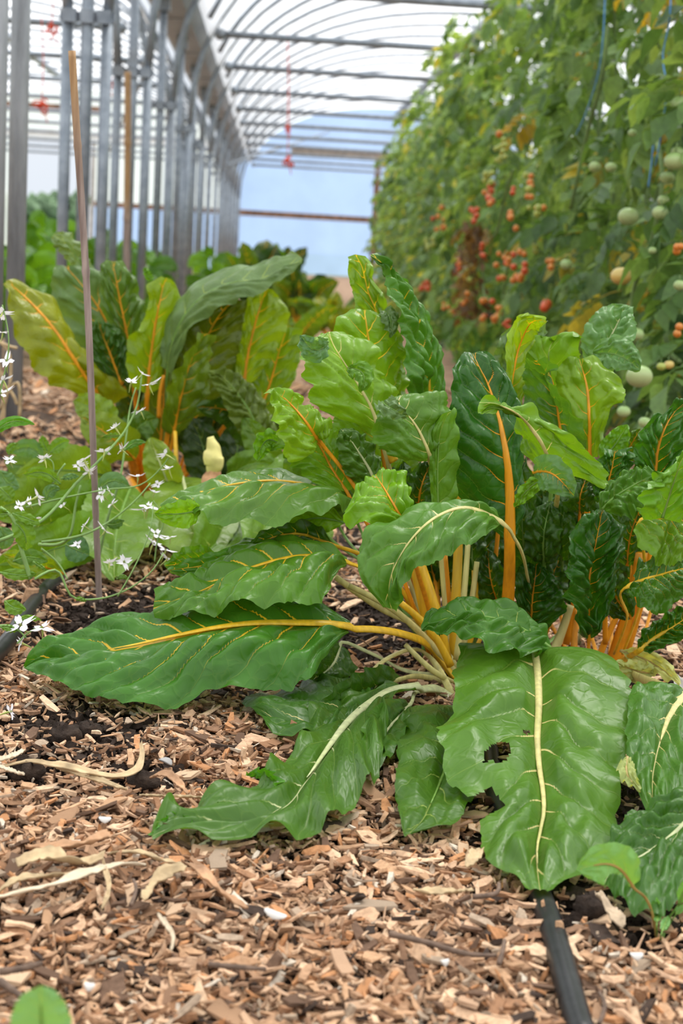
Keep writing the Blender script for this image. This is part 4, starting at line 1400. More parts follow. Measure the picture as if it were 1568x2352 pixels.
QL(pA, (500, 1280, 1.90), (440, 1290, 1.89), (378, 1300, 1.88), 40, 0.2, tint=L_, vein='y', sw=4)
QL(pA, (790, 1200, 1.90), (720, 1190, 1.90), (650, 1215, 1.90), 34, 0.1, tint=B_, vein='g', sw=4)

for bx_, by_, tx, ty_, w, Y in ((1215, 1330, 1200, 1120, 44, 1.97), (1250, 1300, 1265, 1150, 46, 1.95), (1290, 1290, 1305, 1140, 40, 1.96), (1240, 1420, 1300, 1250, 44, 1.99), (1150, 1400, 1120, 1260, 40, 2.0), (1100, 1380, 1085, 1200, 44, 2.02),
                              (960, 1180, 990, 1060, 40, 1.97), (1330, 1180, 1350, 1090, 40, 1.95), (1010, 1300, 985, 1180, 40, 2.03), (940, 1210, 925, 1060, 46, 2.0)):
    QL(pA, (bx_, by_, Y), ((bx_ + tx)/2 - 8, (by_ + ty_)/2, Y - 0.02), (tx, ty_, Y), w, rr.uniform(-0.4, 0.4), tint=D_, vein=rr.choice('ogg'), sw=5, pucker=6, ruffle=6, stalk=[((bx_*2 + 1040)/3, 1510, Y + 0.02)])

# ================================================================== CHARD BEHIND, with olive leaves and orange stalks
pC = thing('chard_plant', at_z(325, 1135), 'olive-leaved chard with orange stalks behind the bamboo cane', 'chard')
OL = (0.118, 0.180, 0.008)
LF(pC, 3.10, [
    (245, 938, 4,  222, 925, 2,  262, 925, 5),
    (205, 880, 2,  140, 893, -3, 288, 905, 5),
    (165, 820, 0,  100, 873, -5, 228, 852, 4),
    (122, 755, -1, 60, 810, -6,  168, 795, 4),
    (86, 712, -1,  28, 750, -5,  146, 725, 4),
    (50, 676, 0,   17, 695, -2,  100, 674, 4),
    (14, 645, 1,   12, 650, 0,   32, 640, 2)],
   stalk=[(328, 1130, 18), (295, 1040, 12), (262, 965, 6)], tint=OL, vein='o', sw=20, veins=8, pucker=5, ruffle=7, n=80, nu=18, rib=0.95)
LF(pC, 3.25, [
    (285, 900, 0,  230, 880, 0,  300, 870, 0),
    (268, 820, 0,  170, 840, 0,  300, 800, 2),
    (245, 740, 0,  128, 745, 0,  275, 720, 3),
    (215, 690, 0,  118, 680, 0,  262, 660, 3),
    (180, 645, 0,  122, 625, 0,  240, 625, 3),
    (150, 612, 1,  130, 608, 0,  200, 610, 2)],
   stalk=[(328, 1130, 5), (310, 1000, 3)], tint=G_, vein='o', sw=14, veins=7, pucker=9, ruffle=8, n=70, nu=16)
LF(pC, 3.28, [
    (198, 640, 0,  172, 640, 0,  222, 625, 0),
    (178, 595, 0,  152, 600, -2, 195, 585, 2),
    (158, 565, -2, 130, 572, -4, 175, 555, 1),
    (138, 548, -4, 118, 560, -5, 150, 532, -1),
    (122, 540, -5, 118, 545, -5, 130, 532, -4)], tint=(0.12, 0.185, 0.085), vein='g', sw=4, veins=5, pucker=5, ruffle=5)
LF(pC, 3.18, [
    (305, 860, 0,  275, 850, 0,  335, 850, 0),
    (297, 800, 0,  255, 760, 0,  335, 770, 1),
    (286, 740, 0,  232, 705, 0,  338, 720, 1),
    (275, 690, 0,  230, 650, 0,  322, 680, 2),
    (266, 640, 0,  232, 612, 1,  305, 630, 2),
    (258, 600, 1,  245, 596, 1,  282, 600, 2)],
   stalk=[(330, 1130, 6), (318, 980, 2)], tint=(0.045, 0.118, 0.035), vein='o', sw=12, veins=8, pucker=9, ruffle=7, n=70, nu=16, rib=0.9)
LF(pC, 3.14, [
    (278, 880, 0,  235, 860, 0,  300, 860, 0),
    (265, 845, 0,  212, 820, 0,  292, 820, 1),
    (248, 800, 0,  208, 780, 0,  285, 780, 1),
    (234, 765, 0,  212, 745, 0,  262, 750, 1),
    (226, 738, 0,  218, 736, 0,  236, 738, 0)], tint=(0.024, 0.085, 0.022), vein='o', sw=7, veins=7, pucker=8, ruffle=5)
LF(pC, 3.08, [
    (338, 905, 0,  305, 890, -1, 372, 890, 1),
    (342, 850, 0,  288, 830, -2, 372, 840, 1),
    (348, 800, 0,  298, 775, -2, 385, 790, 1),
    (357, 740, 0,  325, 745, -1, 408, 735, 2),
    (366, 695, 0,  342, 690, 0,  415, 690, 2),
    (377, 650, 1,  345, 648, 0,  405, 655, 2),
    (382, 638, 1,  370, 638, 1,  392, 640, 1)],
   stalk=[(330, 1130, 14), (334, 1000, 6)], tint=(0.108, 0.220, 0.012), vein='o', sw=12, veins=7, pucker=4, ruffle=6, n=70, nu=16, rib=0.95)
QL(pC, (352, 650, 3.2), (340, 632, 3.2), (332, 612, 3.2), 9, 0.3, tint=L_, vein='g', sw=2)
# arching leaf: silvery upper side on the crest, underside shade tinted into a dark blade below
LF(pC, 3.02, [
    (385, 850, 6,  368, 840, 6,  398, 860, 5),
    (398, 785, 4,  376, 790, 8,  418, 800, 2),
    (425, 725, 2,  392, 728, 10, 452, 745, -1),
    (475, 675, 0,  438, 668, 12, 508, 702, -4),
    (540, 648, -2, 505, 626, 12, 566, 680, -6),
    (600, 640, -3, 575, 620, 10, 612, 664, -6),
    (650, 618, -3, 635, 598, 6,  655, 640, -5),
    (695, 596, -3, 680, 578, 0,  692, 604, -3)],
   stalk=[(360, 1120, 20), (380, 980, 12)], tint=(0.105, 0.175, 0.075), vein='g', sw=10, veins=8, pucker=6, ruffle=6, n=90, nu=20, rib=0.7)
LF(pC, 3.08, [
    (440, 960, 0,  400, 950, 0,  500, 950, 0),
    (450, 870, 0,  395, 860, 0,  530, 860, 0),
    (470, 790, 0,  405, 790, 0,  550, 790, 0),
    (500, 730, 0,  440, 725, 0,  560, 730, 0),
    (535, 690, 0,  495, 690, 0,  570, 690, 0)], tint=(0.045, 0.085, 0.006), vein='o', sw=8, veins=7, pucker=5, ruffle=5)  # separate blade; shade beneath the arch is put into its dark tint
LF(pC, 2.98, [
    (398, 1000, 2,  370, 985, 2,  425, 985, 2),
    (415, 910, 0,   385, 900, -2, 480, 905, 3),
    (432, 845, 0,   412, 840, -3, 482, 850, 3),
    (450, 800, 0,   440, 795, -3, 485, 800, 3),
    (470, 765, 0,   462, 768, -2, 498, 770, 2)],
   stalk=[(375, 1100, 8), (388, 1050, 4)], tint=(0.060, 0.130, 0.012), vein='o', sw=9, veins=7, pucker=5, ruffle=5, n=70, nu=16)
LF(pC, 3.16, [
    (370, 1010, 0,  330, 1000, 0,  410, 1000, 0),
    (375, 930, 0,   325, 920, 0,   430, 920, 0),
    (380, 850, 0,   345, 850, 0,   450, 840, 0),
    (400, 780, 0,   372, 770, 0,   450, 770, 0),
    (420, 720, 0,   400, 720, 0,   450, 720, 0)], stalk=[(345, 1125, 4)], tint=OD, vein='o', sw=8, veins=7, pucker=5, ruffle=5)
LF(pC, 3.20, [
    (520, 960, 0,   460, 950, 0,   580, 950, 0),
    (510, 880, 0,   440, 870, 0,   590, 870, 0),
    (500, 800, 0,   440, 790, 0,   580, 790, 0),
    (500, 730, 0,   450, 720, 0,   560, 720, 0),
    (510, 675, 0,   480, 670, 0,   540, 675, 0)], stalk=[(360, 1125, 4), (470, 1040, 2)], tint=(0.030, 0.075, 0.008), vein='o', sw=8, veins=7, pucker=5, ruffle=5)
LF(pC, 3.10, [
    (560, 890, 0,   540, 880, 0,   590, 870, 0),
    (568, 820, 0,   545, 800, 0,   620, 820, 0),
    (580, 765, 0,   556, 755, 0,   650, 770, 1),
    (594, 715, 0,   562, 705, 0,   662, 715, 1),
    (606, 680, 1,   575, 672, 0,   640, 682, 1),
    (612, 662, 1,   595, 660, 0,   625, 664, 1)],
   stalk=[(400, 1120, 8), (500, 1000, 4)], tint=(0.105, 0.215, 0.012), vein='o', sw=10, veins=6, pucker=4, ruffle=5, n=70, nu=16, rib=0.9)
LF(pC, 3.14, [
    (590, 960, 0,   560, 950, 0,   640, 950, 0),
    (620, 880, 0,   580, 870, 0,   670, 880, 1),
    (640, 810, 0,   600, 810, 0,   690, 810, 1),
    (660, 750, 0,   630, 750, 0,   695, 755, 1)], tint=(0.075, 0.175, 0.014), vein='o', sw=7, veins=6, pucker=4, ruffle=5)
LF(pC, 2.94, [
    (600, 1010, 0,  560, 1010, 0,  640, 1000, 0),
    (575, 950, 0,   535, 975, -2,  612, 940, 3),
    (545, 905, 0,   508, 920, -2,  580, 890, 3),
    (515, 870, 0,   488, 880, -1,  545, 865, 3),
    (482, 852, 0,   477, 858, 0,   500, 850, 1)], tint=(0.058, 0.115, 0.030), vein='g', sw=5, veins=8, pucker=9, ruffle=5)
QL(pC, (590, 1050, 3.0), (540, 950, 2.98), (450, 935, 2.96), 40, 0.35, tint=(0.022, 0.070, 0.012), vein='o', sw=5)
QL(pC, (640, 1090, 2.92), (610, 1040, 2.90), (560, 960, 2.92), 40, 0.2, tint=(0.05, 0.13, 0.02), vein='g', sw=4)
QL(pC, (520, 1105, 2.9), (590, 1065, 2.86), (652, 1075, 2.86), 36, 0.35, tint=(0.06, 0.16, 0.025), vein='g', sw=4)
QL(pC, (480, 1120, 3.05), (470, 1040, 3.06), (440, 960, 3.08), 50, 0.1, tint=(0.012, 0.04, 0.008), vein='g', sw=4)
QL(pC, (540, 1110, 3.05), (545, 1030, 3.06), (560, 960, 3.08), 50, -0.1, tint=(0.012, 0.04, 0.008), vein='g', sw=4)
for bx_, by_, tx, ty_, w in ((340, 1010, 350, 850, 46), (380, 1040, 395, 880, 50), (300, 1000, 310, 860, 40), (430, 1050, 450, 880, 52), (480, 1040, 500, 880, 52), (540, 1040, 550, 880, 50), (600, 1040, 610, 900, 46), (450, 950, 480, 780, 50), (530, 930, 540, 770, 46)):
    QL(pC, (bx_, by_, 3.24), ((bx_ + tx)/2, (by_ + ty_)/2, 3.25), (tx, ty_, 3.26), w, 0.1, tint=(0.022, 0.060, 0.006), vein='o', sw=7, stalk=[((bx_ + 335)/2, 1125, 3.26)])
# low leaves round its foot
QL(pC, (395, 1135, 2.78), (370, 1070, 2.76), (344, 1006, 2.78), 42, 0.1, tint=(0.115, 0.215, 0.045), vein='p', sw=5, veins=6)
QL(pC, (418, 1095, 2.80), (440, 1180, 2.62), (465, 1290, 2.44), 118, 0.1, tint=(0.085, 0.185, 0.030), vein='p', sw=9, veins=6, prof='oval', n=60, nu=14)
QL(pC, (300, 1020, 3.0), (320, 980, 2.98), (360, 960, 3.0), 40, 0.1, tint=(0.04, 0.115, 0.02), vein='g', sw=4)
QL(pC, (310, 1055, 2.95), (250, 1000, 2.90), (185, 955, 2.92), 52, 0.15, tint=(0.085, 0.165, 0.014), vein='o', sw=5)
QL(pC, (270, 985, 2.95), (230, 950, 2.96), (170, 920, 3.0), 38, 0.1, tint=(0.09, 0.19, 0.03), vein='g', sw=4)
QL(pC, (300, 1120, 2.74), (268, 1220, 2.50), (262, 1335, 2.34), 92, 0.05, tint=(0.065, 0.165, 0.025), vein='g', sw=6, veins=6, prof='oval', n=60, nu=14)
QL(pC, (280, 1150, 2.75), (170, 1185, 2.58), (50, 1220, 2.46), 78, 0.2, tint=(0.060, 0.165, 0.022), vein='g', sw=7, veins=7, prof='oval', n=60, nu=14)
QL(pC, (260, 1095, 2.85), (150, 1080, 2.75), (40, 1090, 2.66), 62, 0.2, tint=(0.085, 0.185, 0.03), vein='g', sw=5, prof='oval')
QL(pC, (240, 1210, 2.56), (120, 1262, 2.36), (-20, 1300, 2.26), 70, 0.2, tint=(0.06, 0.165, 0.022), vein='g', sw=5, prof='oval')
QL(pC, (150, 1318, 2.27), (80, 1295, 2.25), (5, 1272, 2.26), 30, 0.2, tint=(0.11, 0.22, 0.02), vein='o', sw=3, prof='oval')
QL(pC, (150, 1050, 2.9), (90, 1070, 2.85), (10, 1060, 2.8), 48, 0.2, tint=(0.085, 0.165, 0.055), vein='g', sw=4, prof='oval')
QL(pC, (120, 1130, 2.7), (60, 1150, 2.6), (-30, 1170, 2.5), 60, 0.2, tint=(0.07, 0.165, 0.035), vein='g', sw=4, prof='oval')
QL(pC, (330, 1150, 2.75), (300, 1175, 2.7), (255, 1170, 2.62), 14, 0.1, tint=(0.42, 0.40, 0.10), vein='c', sw=12)
QL(pC, (540, 1130, 2.70), (520, 1220, 2.54), (430, 1300, 2.38), 90, 0.1, tint=(0.06, 0.16, 0.025), vein='g', sw=5, prof='oval', veins=6)
QL(pC, (650, 1130, 2.66), (620, 1200, 2.52), (560, 1270, 2.4), 80, 0.1, tint=(0.07, 0.18, 0.028), vein='g', sw=5, prof='oval', veins=6)
QL(pC, (700, 1060, 2.85), (660, 1090, 2.75), (600, 1130, 2.68), 50, 0.1, tint=(0.06, 0.16, 0.025), vein='g', sw=5, prof='oval', veins=6)
QL(pC, (760, 1180, 2.5), (720, 1200, 2.45), (660, 1240, 2.38), 60, 0.1, tint=(0.08, 0.19, 0.025), vein='g', sw=5, prof='oval', veins=6)
for pts, w, c in (
    ([(330, 1135, 3.28), (318, 1080, 3.22), (292, 1010, 3.16), (270, 970, 3.12)], 26, 'o'),
    ([(320, 1140, 3.25), (308, 1080, 3.18), (290, 1020, 3.12)], 20, 'o'),
    ([(340, 1140, 3.25), (335, 1060, 3.20), (330, 930, 3.18)], 14, 'o'),
    ([(372, 1130, 3.05), (378, 1050, 3.02), (390, 960, 3.0)], 12, 'o'),
    ([(404, 1110, 2.92), (404, 1050, 2.92), (402, 990, 2.94)], 9, 'y'),
    ([(365, 960, 3.06), (368, 900, 3.06), (376, 862, 3.06)], 8, 'o'),
    ([(325, 1175, 3.0), (318, 1140, 3.0), (300, 1100, 3.05)], 14, 'o')):
    bare_stalk(pC, pts, w, c)

# cut stump: pale knobbly crown on a brown root
zb = at_z(488, 1128)
st = thing('chard_stump', (zb[0], 2.72, 0), 'pale yellow cut chard stump with a brown crumbling root', 'stump')
def lump(pts, name, mat, amp, seed):
    P = np.array([at(x, y, 2.72, 0.001) for x, y, r in pts])
    r = np.array([r*2.72/F for x, y, r in pts])
    T = np.linspace(0, 1, 22)
    path = herm(chord(P), P, T)
    rad = herm(chord(P), r[:, None], T)[:, 0]
    V, fs = tube(path, np.maximum(rad, 0.002), 18)
    V = V + amp*np.stack([vnoise(V[:, 0]*90, V[:, 2]*90, seed), vnoise(V[:, 1]*90, V[:, 2]*90, seed+1), vnoise(V[:, 0]*90 + 9, V[:, 1]*90, seed+2)], -1)
    obj(name, mesh_np(name, V, fs, mat), st)
lump([(484, 1004, 8), (486, 1016, 13), (490, 1034, 18), (488, 1052, 24), (492, 1066, 23), (490, 1080, 16), (489, 1088, 14)], 'crown', simple('cut_stalk_flesh', (0.62, 0.56, 0.20), 0.5, 0, 0.2, 40), 0.0016, 31)
lump([(489, 1082, 16), (488, 1092, 20), (486, 1104, 26), (488, 1118, 27), (487, 1130, 22)], 'root', simple('root_bark', (0.46, 0.25, 0.13), 0.85, 0, 0.35, 60), 0.004, 37)

# ================================================================== FAR CHARD CLUMPS
def far_chard(px, py, Y, h, n, seed, label, dark=True, spread=0.5):
    b = at_z(px, py)
    b = np.array([b[0]*Y/b[1], Y, 0.0])
    t = thing('chard_plant', b, label, 'chard')
    r_ = random.Random(seed)
    for i in range(n):
        a = 2*math.pi*i/n + r_.uniform(-0.3, 0.3)
        out = spread*h*r_.uniform(0.15, 1.0)
        hh = h*r_.uniform(0.65, 1.0)
        d = np.array([math.cos(a), math.sin(a), 0])
        foot = b + d*0.03
        m0 = b + d*out*0.3 + np.array([0, 0, hh*0.42])
        m1 = b + d*out*0.65 + np.array([0, 0, hh*0.8])
        m2 = b + d*out*1.05 + np.array([0, 0, hh*r_.uniform(0.85, 1.05)])
        c = r_.choice([(0.012, 0.05, 0.012), (0.018, 0.06, 0.012), (0.045, 0.14, 0.015), (0.055, 0.13, 0.012)] if dark else [(0.07, 0.17, 0.02), (0.12, 0.2, 0.02), (0.05, 0.13, 0.02)])
        QL(t, m0, m1, m2, h*r_.uniform(0.11, 0.17), r_.uniform(-0.7, 0.7), tint=c, vein='y' if r_.random() < 0.6 else 'o', sw=16, world=True, stalk=[foot, b + d*out*0.12 + np.array([0, 0, hh*0.2])], n=20, nu=5, pucker=9, ruffle=10, veins=9)
    return t
far_chard(690, 742, 8.6, 0.44, 18, 1, 'dark-leaved chard clump with yellow stalks before the blue end wall')
far_chard(590, 730, 9.4, 0.58, 16, 2, 'tallest of the dark far chard clumps, beside the last steel posts')
far_chard(770, 760, 8.2, 0.34, 14, 3, 'low olive chard clump behind the upright leaves of the near chard', False, 0.9)
far_chard(640, 800, 6.2, 0.34, 12, 4, 'green chard clump tucked behind the olive-leaved one', False, 0.8)
far_chard(640, 690, 13.5, 0.55, 12, 5, 'farthest small chard clump under the end wall rail')

# ================================================================== BROAD-LEAVED CROP beyond the post row
def leafy(b, h, n, seed, label, tints, w=0.10, ln=0.30, lo=0.1):
    t = thing('leafy_plant', b, label, 'plant')
    r_ = random.Random(seed)
    V, fs = tube(np.array([b, b + np.array([0.01, 0, h*0.6]), b + np.array([0.02, 0, h*0.95])]), np.array([0.014, 0.010, 0.005]), 6)
    obj('stem', mesh_np('stem', V, fs, SM['g']), t)
    for i in range(n):
        a = 2.4*i + r_.uniform(-0.4, 0.4)
        z = h*(lo + (0.95 - lo)*i/n)
        l_ = ln*r_.uniform(0.75, 1.15)*(1.1 - 0.4*i/n)
        d = np.array([math.cos(a), math.sin(a), 0])
        p0 = b + np.array([0, 0, z]) + d*0.02
        p1 = p0 + d*l_*0.5 + np.array([0, 0, l_*0.28])
        p2 = p0 + d*l_*0.95 + np.array([0, 0, l_*r_.uniform(-0.15, 0.25)])
        QL(t, p0, p1, p2, w*r_.uniform(0.8, 1.15), r_.uniform(-0.5, 0.5), tint=r_.choice(tints), vein='g', sw=6, world=True, n=16, nu=5, pucker=5, ruffle=6, veins=6, prof='oval')
    return t
TG = [(0.048, 0.165, 0.02), (0.07, 0.215, 0.03), (0.03, 0.115, 0.018)]
for i, (px, Y, h, lab) in enumerate((
    (75, 7.0, 0.48, 'broad-leaved bright green plant between the first posts, next to the path'),
    (118, 7.8, 0.54, 'broad-leaved bright green plant behind the first steel posts'),
    (95, 8.8, 0.60, 'tall broad-leaved plant at the back of the clump beyond the first posts'),
    (40, 6.6, 0.42, 'low broad-leaved plant half hidden by the two nearest posts'),
    (140, 9.6, 0.5, 'bushy green plant below the open doorway'),
    (235, 9.0, 0.50, 'green plant behind the clamped post trio'),
    (255, 10.5, 0.55, 'green plant with small yellow flowers behind the brown cane'),
    (330, 9.6, 0.42, 'small green plant among the third group of posts'),
    (335, 12.0, 0.45, 'small green plant among the far posts'),
    (480, 13.0, 0.45, 'small green plant at the foot of the farthest posts'))):
    b = at_z(px, 560 + 1925/Y)
    b = np.array([b[0]*Y/b[1], Y, 0.0])
    leafy(b, h, 16, 40 + i, lab, TG, w=0.075 if i < 5 else 0.05, ln=0.30 if i < 5 else 0.22)

# ================================================================== TOMATO ROW
def vine_leaf_mat(name):
    k = NT(name)
    oi = k.n('ObjectInfo')
    geo = k.n('NewGeometry')
    co = k.n('TexCoord').outputs['Object']
    rn = geo.outputs['Random Per Island']
    c = k.mix(1.0, oi.outputs['Color'], k.ramp(rn, [(0.0, (0.62, 0.66, 0.7)), (0.5, (1, 1, 1)), (0.88, (1.35, 1.28, 1.2)), (0.97, (2.6, 1.5, 0.8))]), 'MULTIPLY')
    nz = k.noise(55, 3, co)
    c = k.mix(1.0, c, k.ramp(nz, [(0.3, (0.8, 0.8, 0.8)), (0.7, (1.15, 1.15, 1.15))]), 'MULTIPLY')
    tc = k.mix(1.0, c, (2.2, 1.9, 0.9), 'MULTIPLY')
    return k.bsdf(c, 0.5, 0, 0.4, nz, 0.3, 0.002, 0.36, tc)
M_VLEAF = vine_leaf_mat('tomato_leaf')
M_VSTEM = simple('tomato_stem', (0.14, 0.22, 0.07), 0.6, 0, 0.3, 25)

def leaflet(p, d, n_, ln, w, rs):
    """lobed, folded leaflet: 5 rows of left, mid, right"""
    d = nrm(d)
    n_ = nrm(n_ - d*np.dot(d, n_))
    sd = np.cross(d, n_)
    t = np.array([0.0, 0.22, 0.45, 0.72, 1.0])
    pr = np.array([0.12, 0.85, 1.0, 0.66, 0.03])*(1 + rs.uniform(-0.18, 0.18, 5))
    cur = rs.uniform(0.05, 0.45)
    V = []
    for i in range(5):
        m = p + d*ln*t[i] - n_*ln*cur*t[i]**2
        jag = rs.uniform(0.0, 0.08)*ln
        V += [m - sd*w*pr[i] + n_*w*0.28*pr[i] + d*jag, m, m + sd*w*pr[i] + n_*w*0.28*pr[i] + d*jag]
    f = []
    for i in range(4):
        f += [(3*i, 3*i+1, 3*i+4, 3*i+3), (3*i+1, 3*i+2, 3*i+5, 3*i+4)]
    return np.array(V), [np.array(f)]

def compound(seed, L=0.24):
    """one pinnate tomato leaf along +x, drooping"""
    rs = np.random.RandomState(seed)
    t = np.linspace(0, 1, 7)
    path = np.stack([L*t*(1 - 0.18*t), 0.02*np.sin(t*3 + seed), L*(0.18*t - 0.55*t**2)], -1)
    parts = [tube(path, np.linspace(0.0022, 0.001, 7), 4, caps=False)]
    tan = nrm(np.gradient(path, axis=0))
    for i, s in ((2, 0.75), (3, 0.95), (4, 1.05), (5, 0.9)):
        for sg in (-1, 1):
            d = tan[i]*0.45 + np.array([0, sg, -0.25 + rs.uniform(-0.3, 0.2)])
            l_ = 0.085*s*rs.uniform(0.8, 1.2)
            parts.append(leaflet(path[i] + d*0.012, d, np.array([0, 0, 1.0]) + rs.uniform(-0.4, 0.4, 3), l_, l_*0.30, rs))
    parts.append(leaflet(path[6], tan[6], np.array([0, 0, 1.0]) + rs.uniform(-0.3, 0.3, 3), 0.105, 0.034, rs))
    return join(parts)
CL = [compound(100 + i, 0.20 + 0.012*i) for i in range(7)]
CLM = [mesh_np('leaf', V, fs, M_VLEAF) for V, fs in CL]

def rot(yaw, pitch, roll):
    return np.array((Matrix.Rotation(yaw, 3, 'Z') @ Matrix.Rotation(pitch, 3, 'Y') @ Matrix.Rotation(roll, 3, 'X')))
VG = [(0.125, 0.235, 0.060), (0.165, 0.280, 0.085), (0.090, 0.180, 0.048), (0.215, 0.340, 0.110), (0.070, 0.150, 0.040), (0.155, 0.260, 0.115)]
VY = [(0.42, 0.30, 0.03), (0.36, 0.32, 0.05)]

def vine_stems(b, h, rs):
    out = []
    for s in range(2):
        z = np.linspace(0, h, 10)
        ph = rs.uniform(0, 6)
        sp = (s - 0.5)*0.16
        out.append(np.stack([b[0] + 0.05*np.sin(z*3.1 + ph) + rs.uniform(-0.05, 0.05), b[1] + sp + 0.06*np.cos(z*2.3 + ph), z], -1))
    return out
def vine_spots(stems, n, rs, lean=0.0, low=0.12):
    """leaf positions, yaw, pitch, scale"""
    res = []
    for i in range(n):
        st = stems[i % len(stems)]
        h = st[-1, 2]
        z = low + (h - low)*((i + rs.rand())/n)**1.38
        k_ = min(8, int(z/h*9))
        f = z/h*9 - k_
        p = st[k_]*(1 - f) + st[k_+1]*f
        yaw = rs.uniform(0, 2*math.pi)
        off = rs.uniform(0, 0.17)
        p = p + np.array([math.cos(yaw), math.sin(yaw), 0])*off
        res.append((p, yaw, rs.uniform(-0.2, 0.7), rs.uniform(-0.7, 0.7), rs.uniform(0.5, 1.0)))
    return res
def stems_mesh(stems, r=0.0075):
    V, fs = join([tube(s, np.linspace(r, r*0.55, len(s)), 7) for s in stems])
    return V, fs

TOM = []
def near_tomato(x, y, h, n, seed, label, tints=VG, yellow=0.06):
    rs = np.random.RandomState(seed)
    b = np.array([x, y, 0.0])
    t = thing('tomato_plant', b, label, 'tomato plant', 'tomato plants along the row')
    stems = vine_stems(b, h, rs)
    for s in stems:
        obj('vine', mesh_np('vine', *tube(smooth_path(s, 26), np.linspace(0.008, 0.0045, 26), 7), M_VSTEM), t)
    for p, yaw, pi, ro, sc in vine_spots(stems, n, rs):
        o = bpy.data.objects.new('leaf', CLM[rs.randint(7)])
        COL.objects.link(o)
        o.parent = t
        o.location = Vector([float(v) for v in p - b])
        o.rotation_euler = (ro, pi, yaw)
        o.scale = (sc,)*3
        c = tints[rs.randint(len(tints))] if rs.rand() > yellow else VY[rs.randint(2)]
        o.color = (*c, 1)
    TOM.append((t, b))
    return t
FARM = []
for q in range(4):
    rs = np.random.RandomState(700 + q)
    stems = vine_stems(np.zeros(3), 2.0, rs)
    parts = []
    for p, yaw, pi, ro, sc in vine_spots(stems, 125, rs, low=0.05):
        V, fs = CL[rs.randint(7)]
        parts.append(((V*sc) @ rot(yaw, pi, ro).T + p, fs))
    FARM.append((mesh_np('foliage', *join(parts), M_VLEAF), mesh_np('vine', *stems_mesh(stems), M_VSTEM)))
def far_tomato(x, y, h, q, label, tint):
    t = thing('tomato_plant', (x, y, 0), label, 'tomato plant', 'tomato plants along the row')
    t.scale = (1, 1, 1)
    for nm, me in (('foliage', FARM[q][0]), ('vine', FARM[q][1])):
        o = bpy.data.objects.new(nm, me)
        COL.objects.link(o)
        o.parent = t
        o.scale = (1.1, 1.15, h/2.0)
        o.color = (*tint, 1)
        if nm == 'foliage': o['kind'] = 'stuff'
    TOM.append((t, np.array([x, y, 0])))
    return t

ORD = ['first', 'second', 'third', 'fourth', 'fifth', 'sixth', 'seventh', 'eighth', 'ninth', 'tenth', 'eleventh', 'twelfth', 'thirteenth', 'fourteenth', 'fifteenth', 'sixteenth', 'seventeenth', 'eighteenth', 'nineteenth', 'twentieth',
       'twenty-first', 'twenty-second', 'twenty-third', 'twenty-fourth', 'twenty-fifth', 'twenty-sixth', 'twenty-seventh', 'twenty-eighth']
rsT = np.random.RandomState(9)
y = 3.75
for i in range(9):
    lab = ['tomato vine with big green fruit, nearest of the row, cut by the frame edge', 'tomato vine with large pale green fruit and one yellow fruit, next to the nearest',
           'tomato vine with yellowing leaves and blue twine', 'tomato vine hung with orange cherry tomatoes over bare stems'][i] if i < 4 else '%s vine of the tomato row counted from the camera' % ORD[i]
    near_tomato(1.27 + rsT.uniform(-0.06, 0.06), y, 2.32 - 0.02*i + rsT.uniform(-0.1, 0.1), [150, 150, 145, 140, 130, 125, 120, 115, 110][i], 300 + i, lab, yellow=[0.03, 0.05, 0.16, 0.07, 0.04, 0.04, 0.03, 0.03, 0.03][i])
    y += 0.47
for i in range(15):
    h = float(np.interp(y, [7.5, 11, 14, 20], [2.15, 1.95, 1.65, 1.15]))
    far_tomato(1.25 + rsT.uniform(-0.08, 0.08), y, h, i % 4, '%s vine of the tomato row counted from the camera' % ORD[9 + i], VG[i % 6])
    y += 0.62
# more growth behind the row, too tangled to tell plants apart
rs = np.random.RandomState(88)
parts = []
y = 4.6
for i in range(15):
    h = float(np.interp(y, [4, 8, 16], [1.5, 1.65, 1.2]))
    b = np.array([2.15 + rs.uniform(-0.1, 0.1), y, 0])
    for p, yaw, pi, ro, sc in vine_spots(vine_stems(b, h, rs), 70, rs, low=0.05):
        V, fs = CL[rs.randint(7)]
        parts.append(((V*sc*1.25) @ rot(yaw, pi, ro).T + p, fs))
    y += 0.62 + 0.03*i
o = tag(obj('tomato_foliage', mesh_np('tomato_foliage', *join(parts), M_VLEAF), None, VG[0]), 'tangled green growth filling the gaps behind the tomato row', 'foliage', kind='stuff')

# ---- fruit, each a part of the vine it hangs from
def fruit_mat(name, c, c2):
    k = NT(name)
    co = k.n('TexCoord').outputs['Generated']
    sp = k.n('SeparateXYZ'); k.l(co, sp.inputs[0])
    nz = k.noise(3, 2, co)
    f = k.math('ADD', sp.outputs[2], k.math('MULTIPLY_ADD', nz, 0.3, -0.15))
    return k.bsdf(k.ramp(f, [(0.35, c), (0.85, c2)]), 0.28, 0, 0.5, trans=0.12, tcol=c)
FM = {'g': fruit_mat('green_tomato', (0.44, 0.53, 0.24), (0.26, 0.40, 0.13)), 'y': fruit_mat('yellow_tomato', (0.70, 0.46, 0.13), (0.58, 0.46, 0.14)),
      'r': fruit_mat('red_tomato', (0.62, 0.085, 0.018), (0.58, 0.10, 0.02)), 'o': fruit_mat('orange_tomato', (0.66, 0.20, 0.03), (0.60, 0.24, 0.04)),
      'l': fruit_mat('lime_tomato', (0.42, 0.46, 0.09), (0.34, 0.40, 0.08))}
FB = {c: mesh_np('tomato', *ball((0, 0, 0), 1.0, 18, 12, 0.82, 5, 0.025), FM[c]) for c in 'gyrol'}
FC = {c: mesh_np('tomato', *ball((0, 0, 0), 1.0, 10, 8, 1.0), FM[c]) for c in 'gyrol'}
V = []
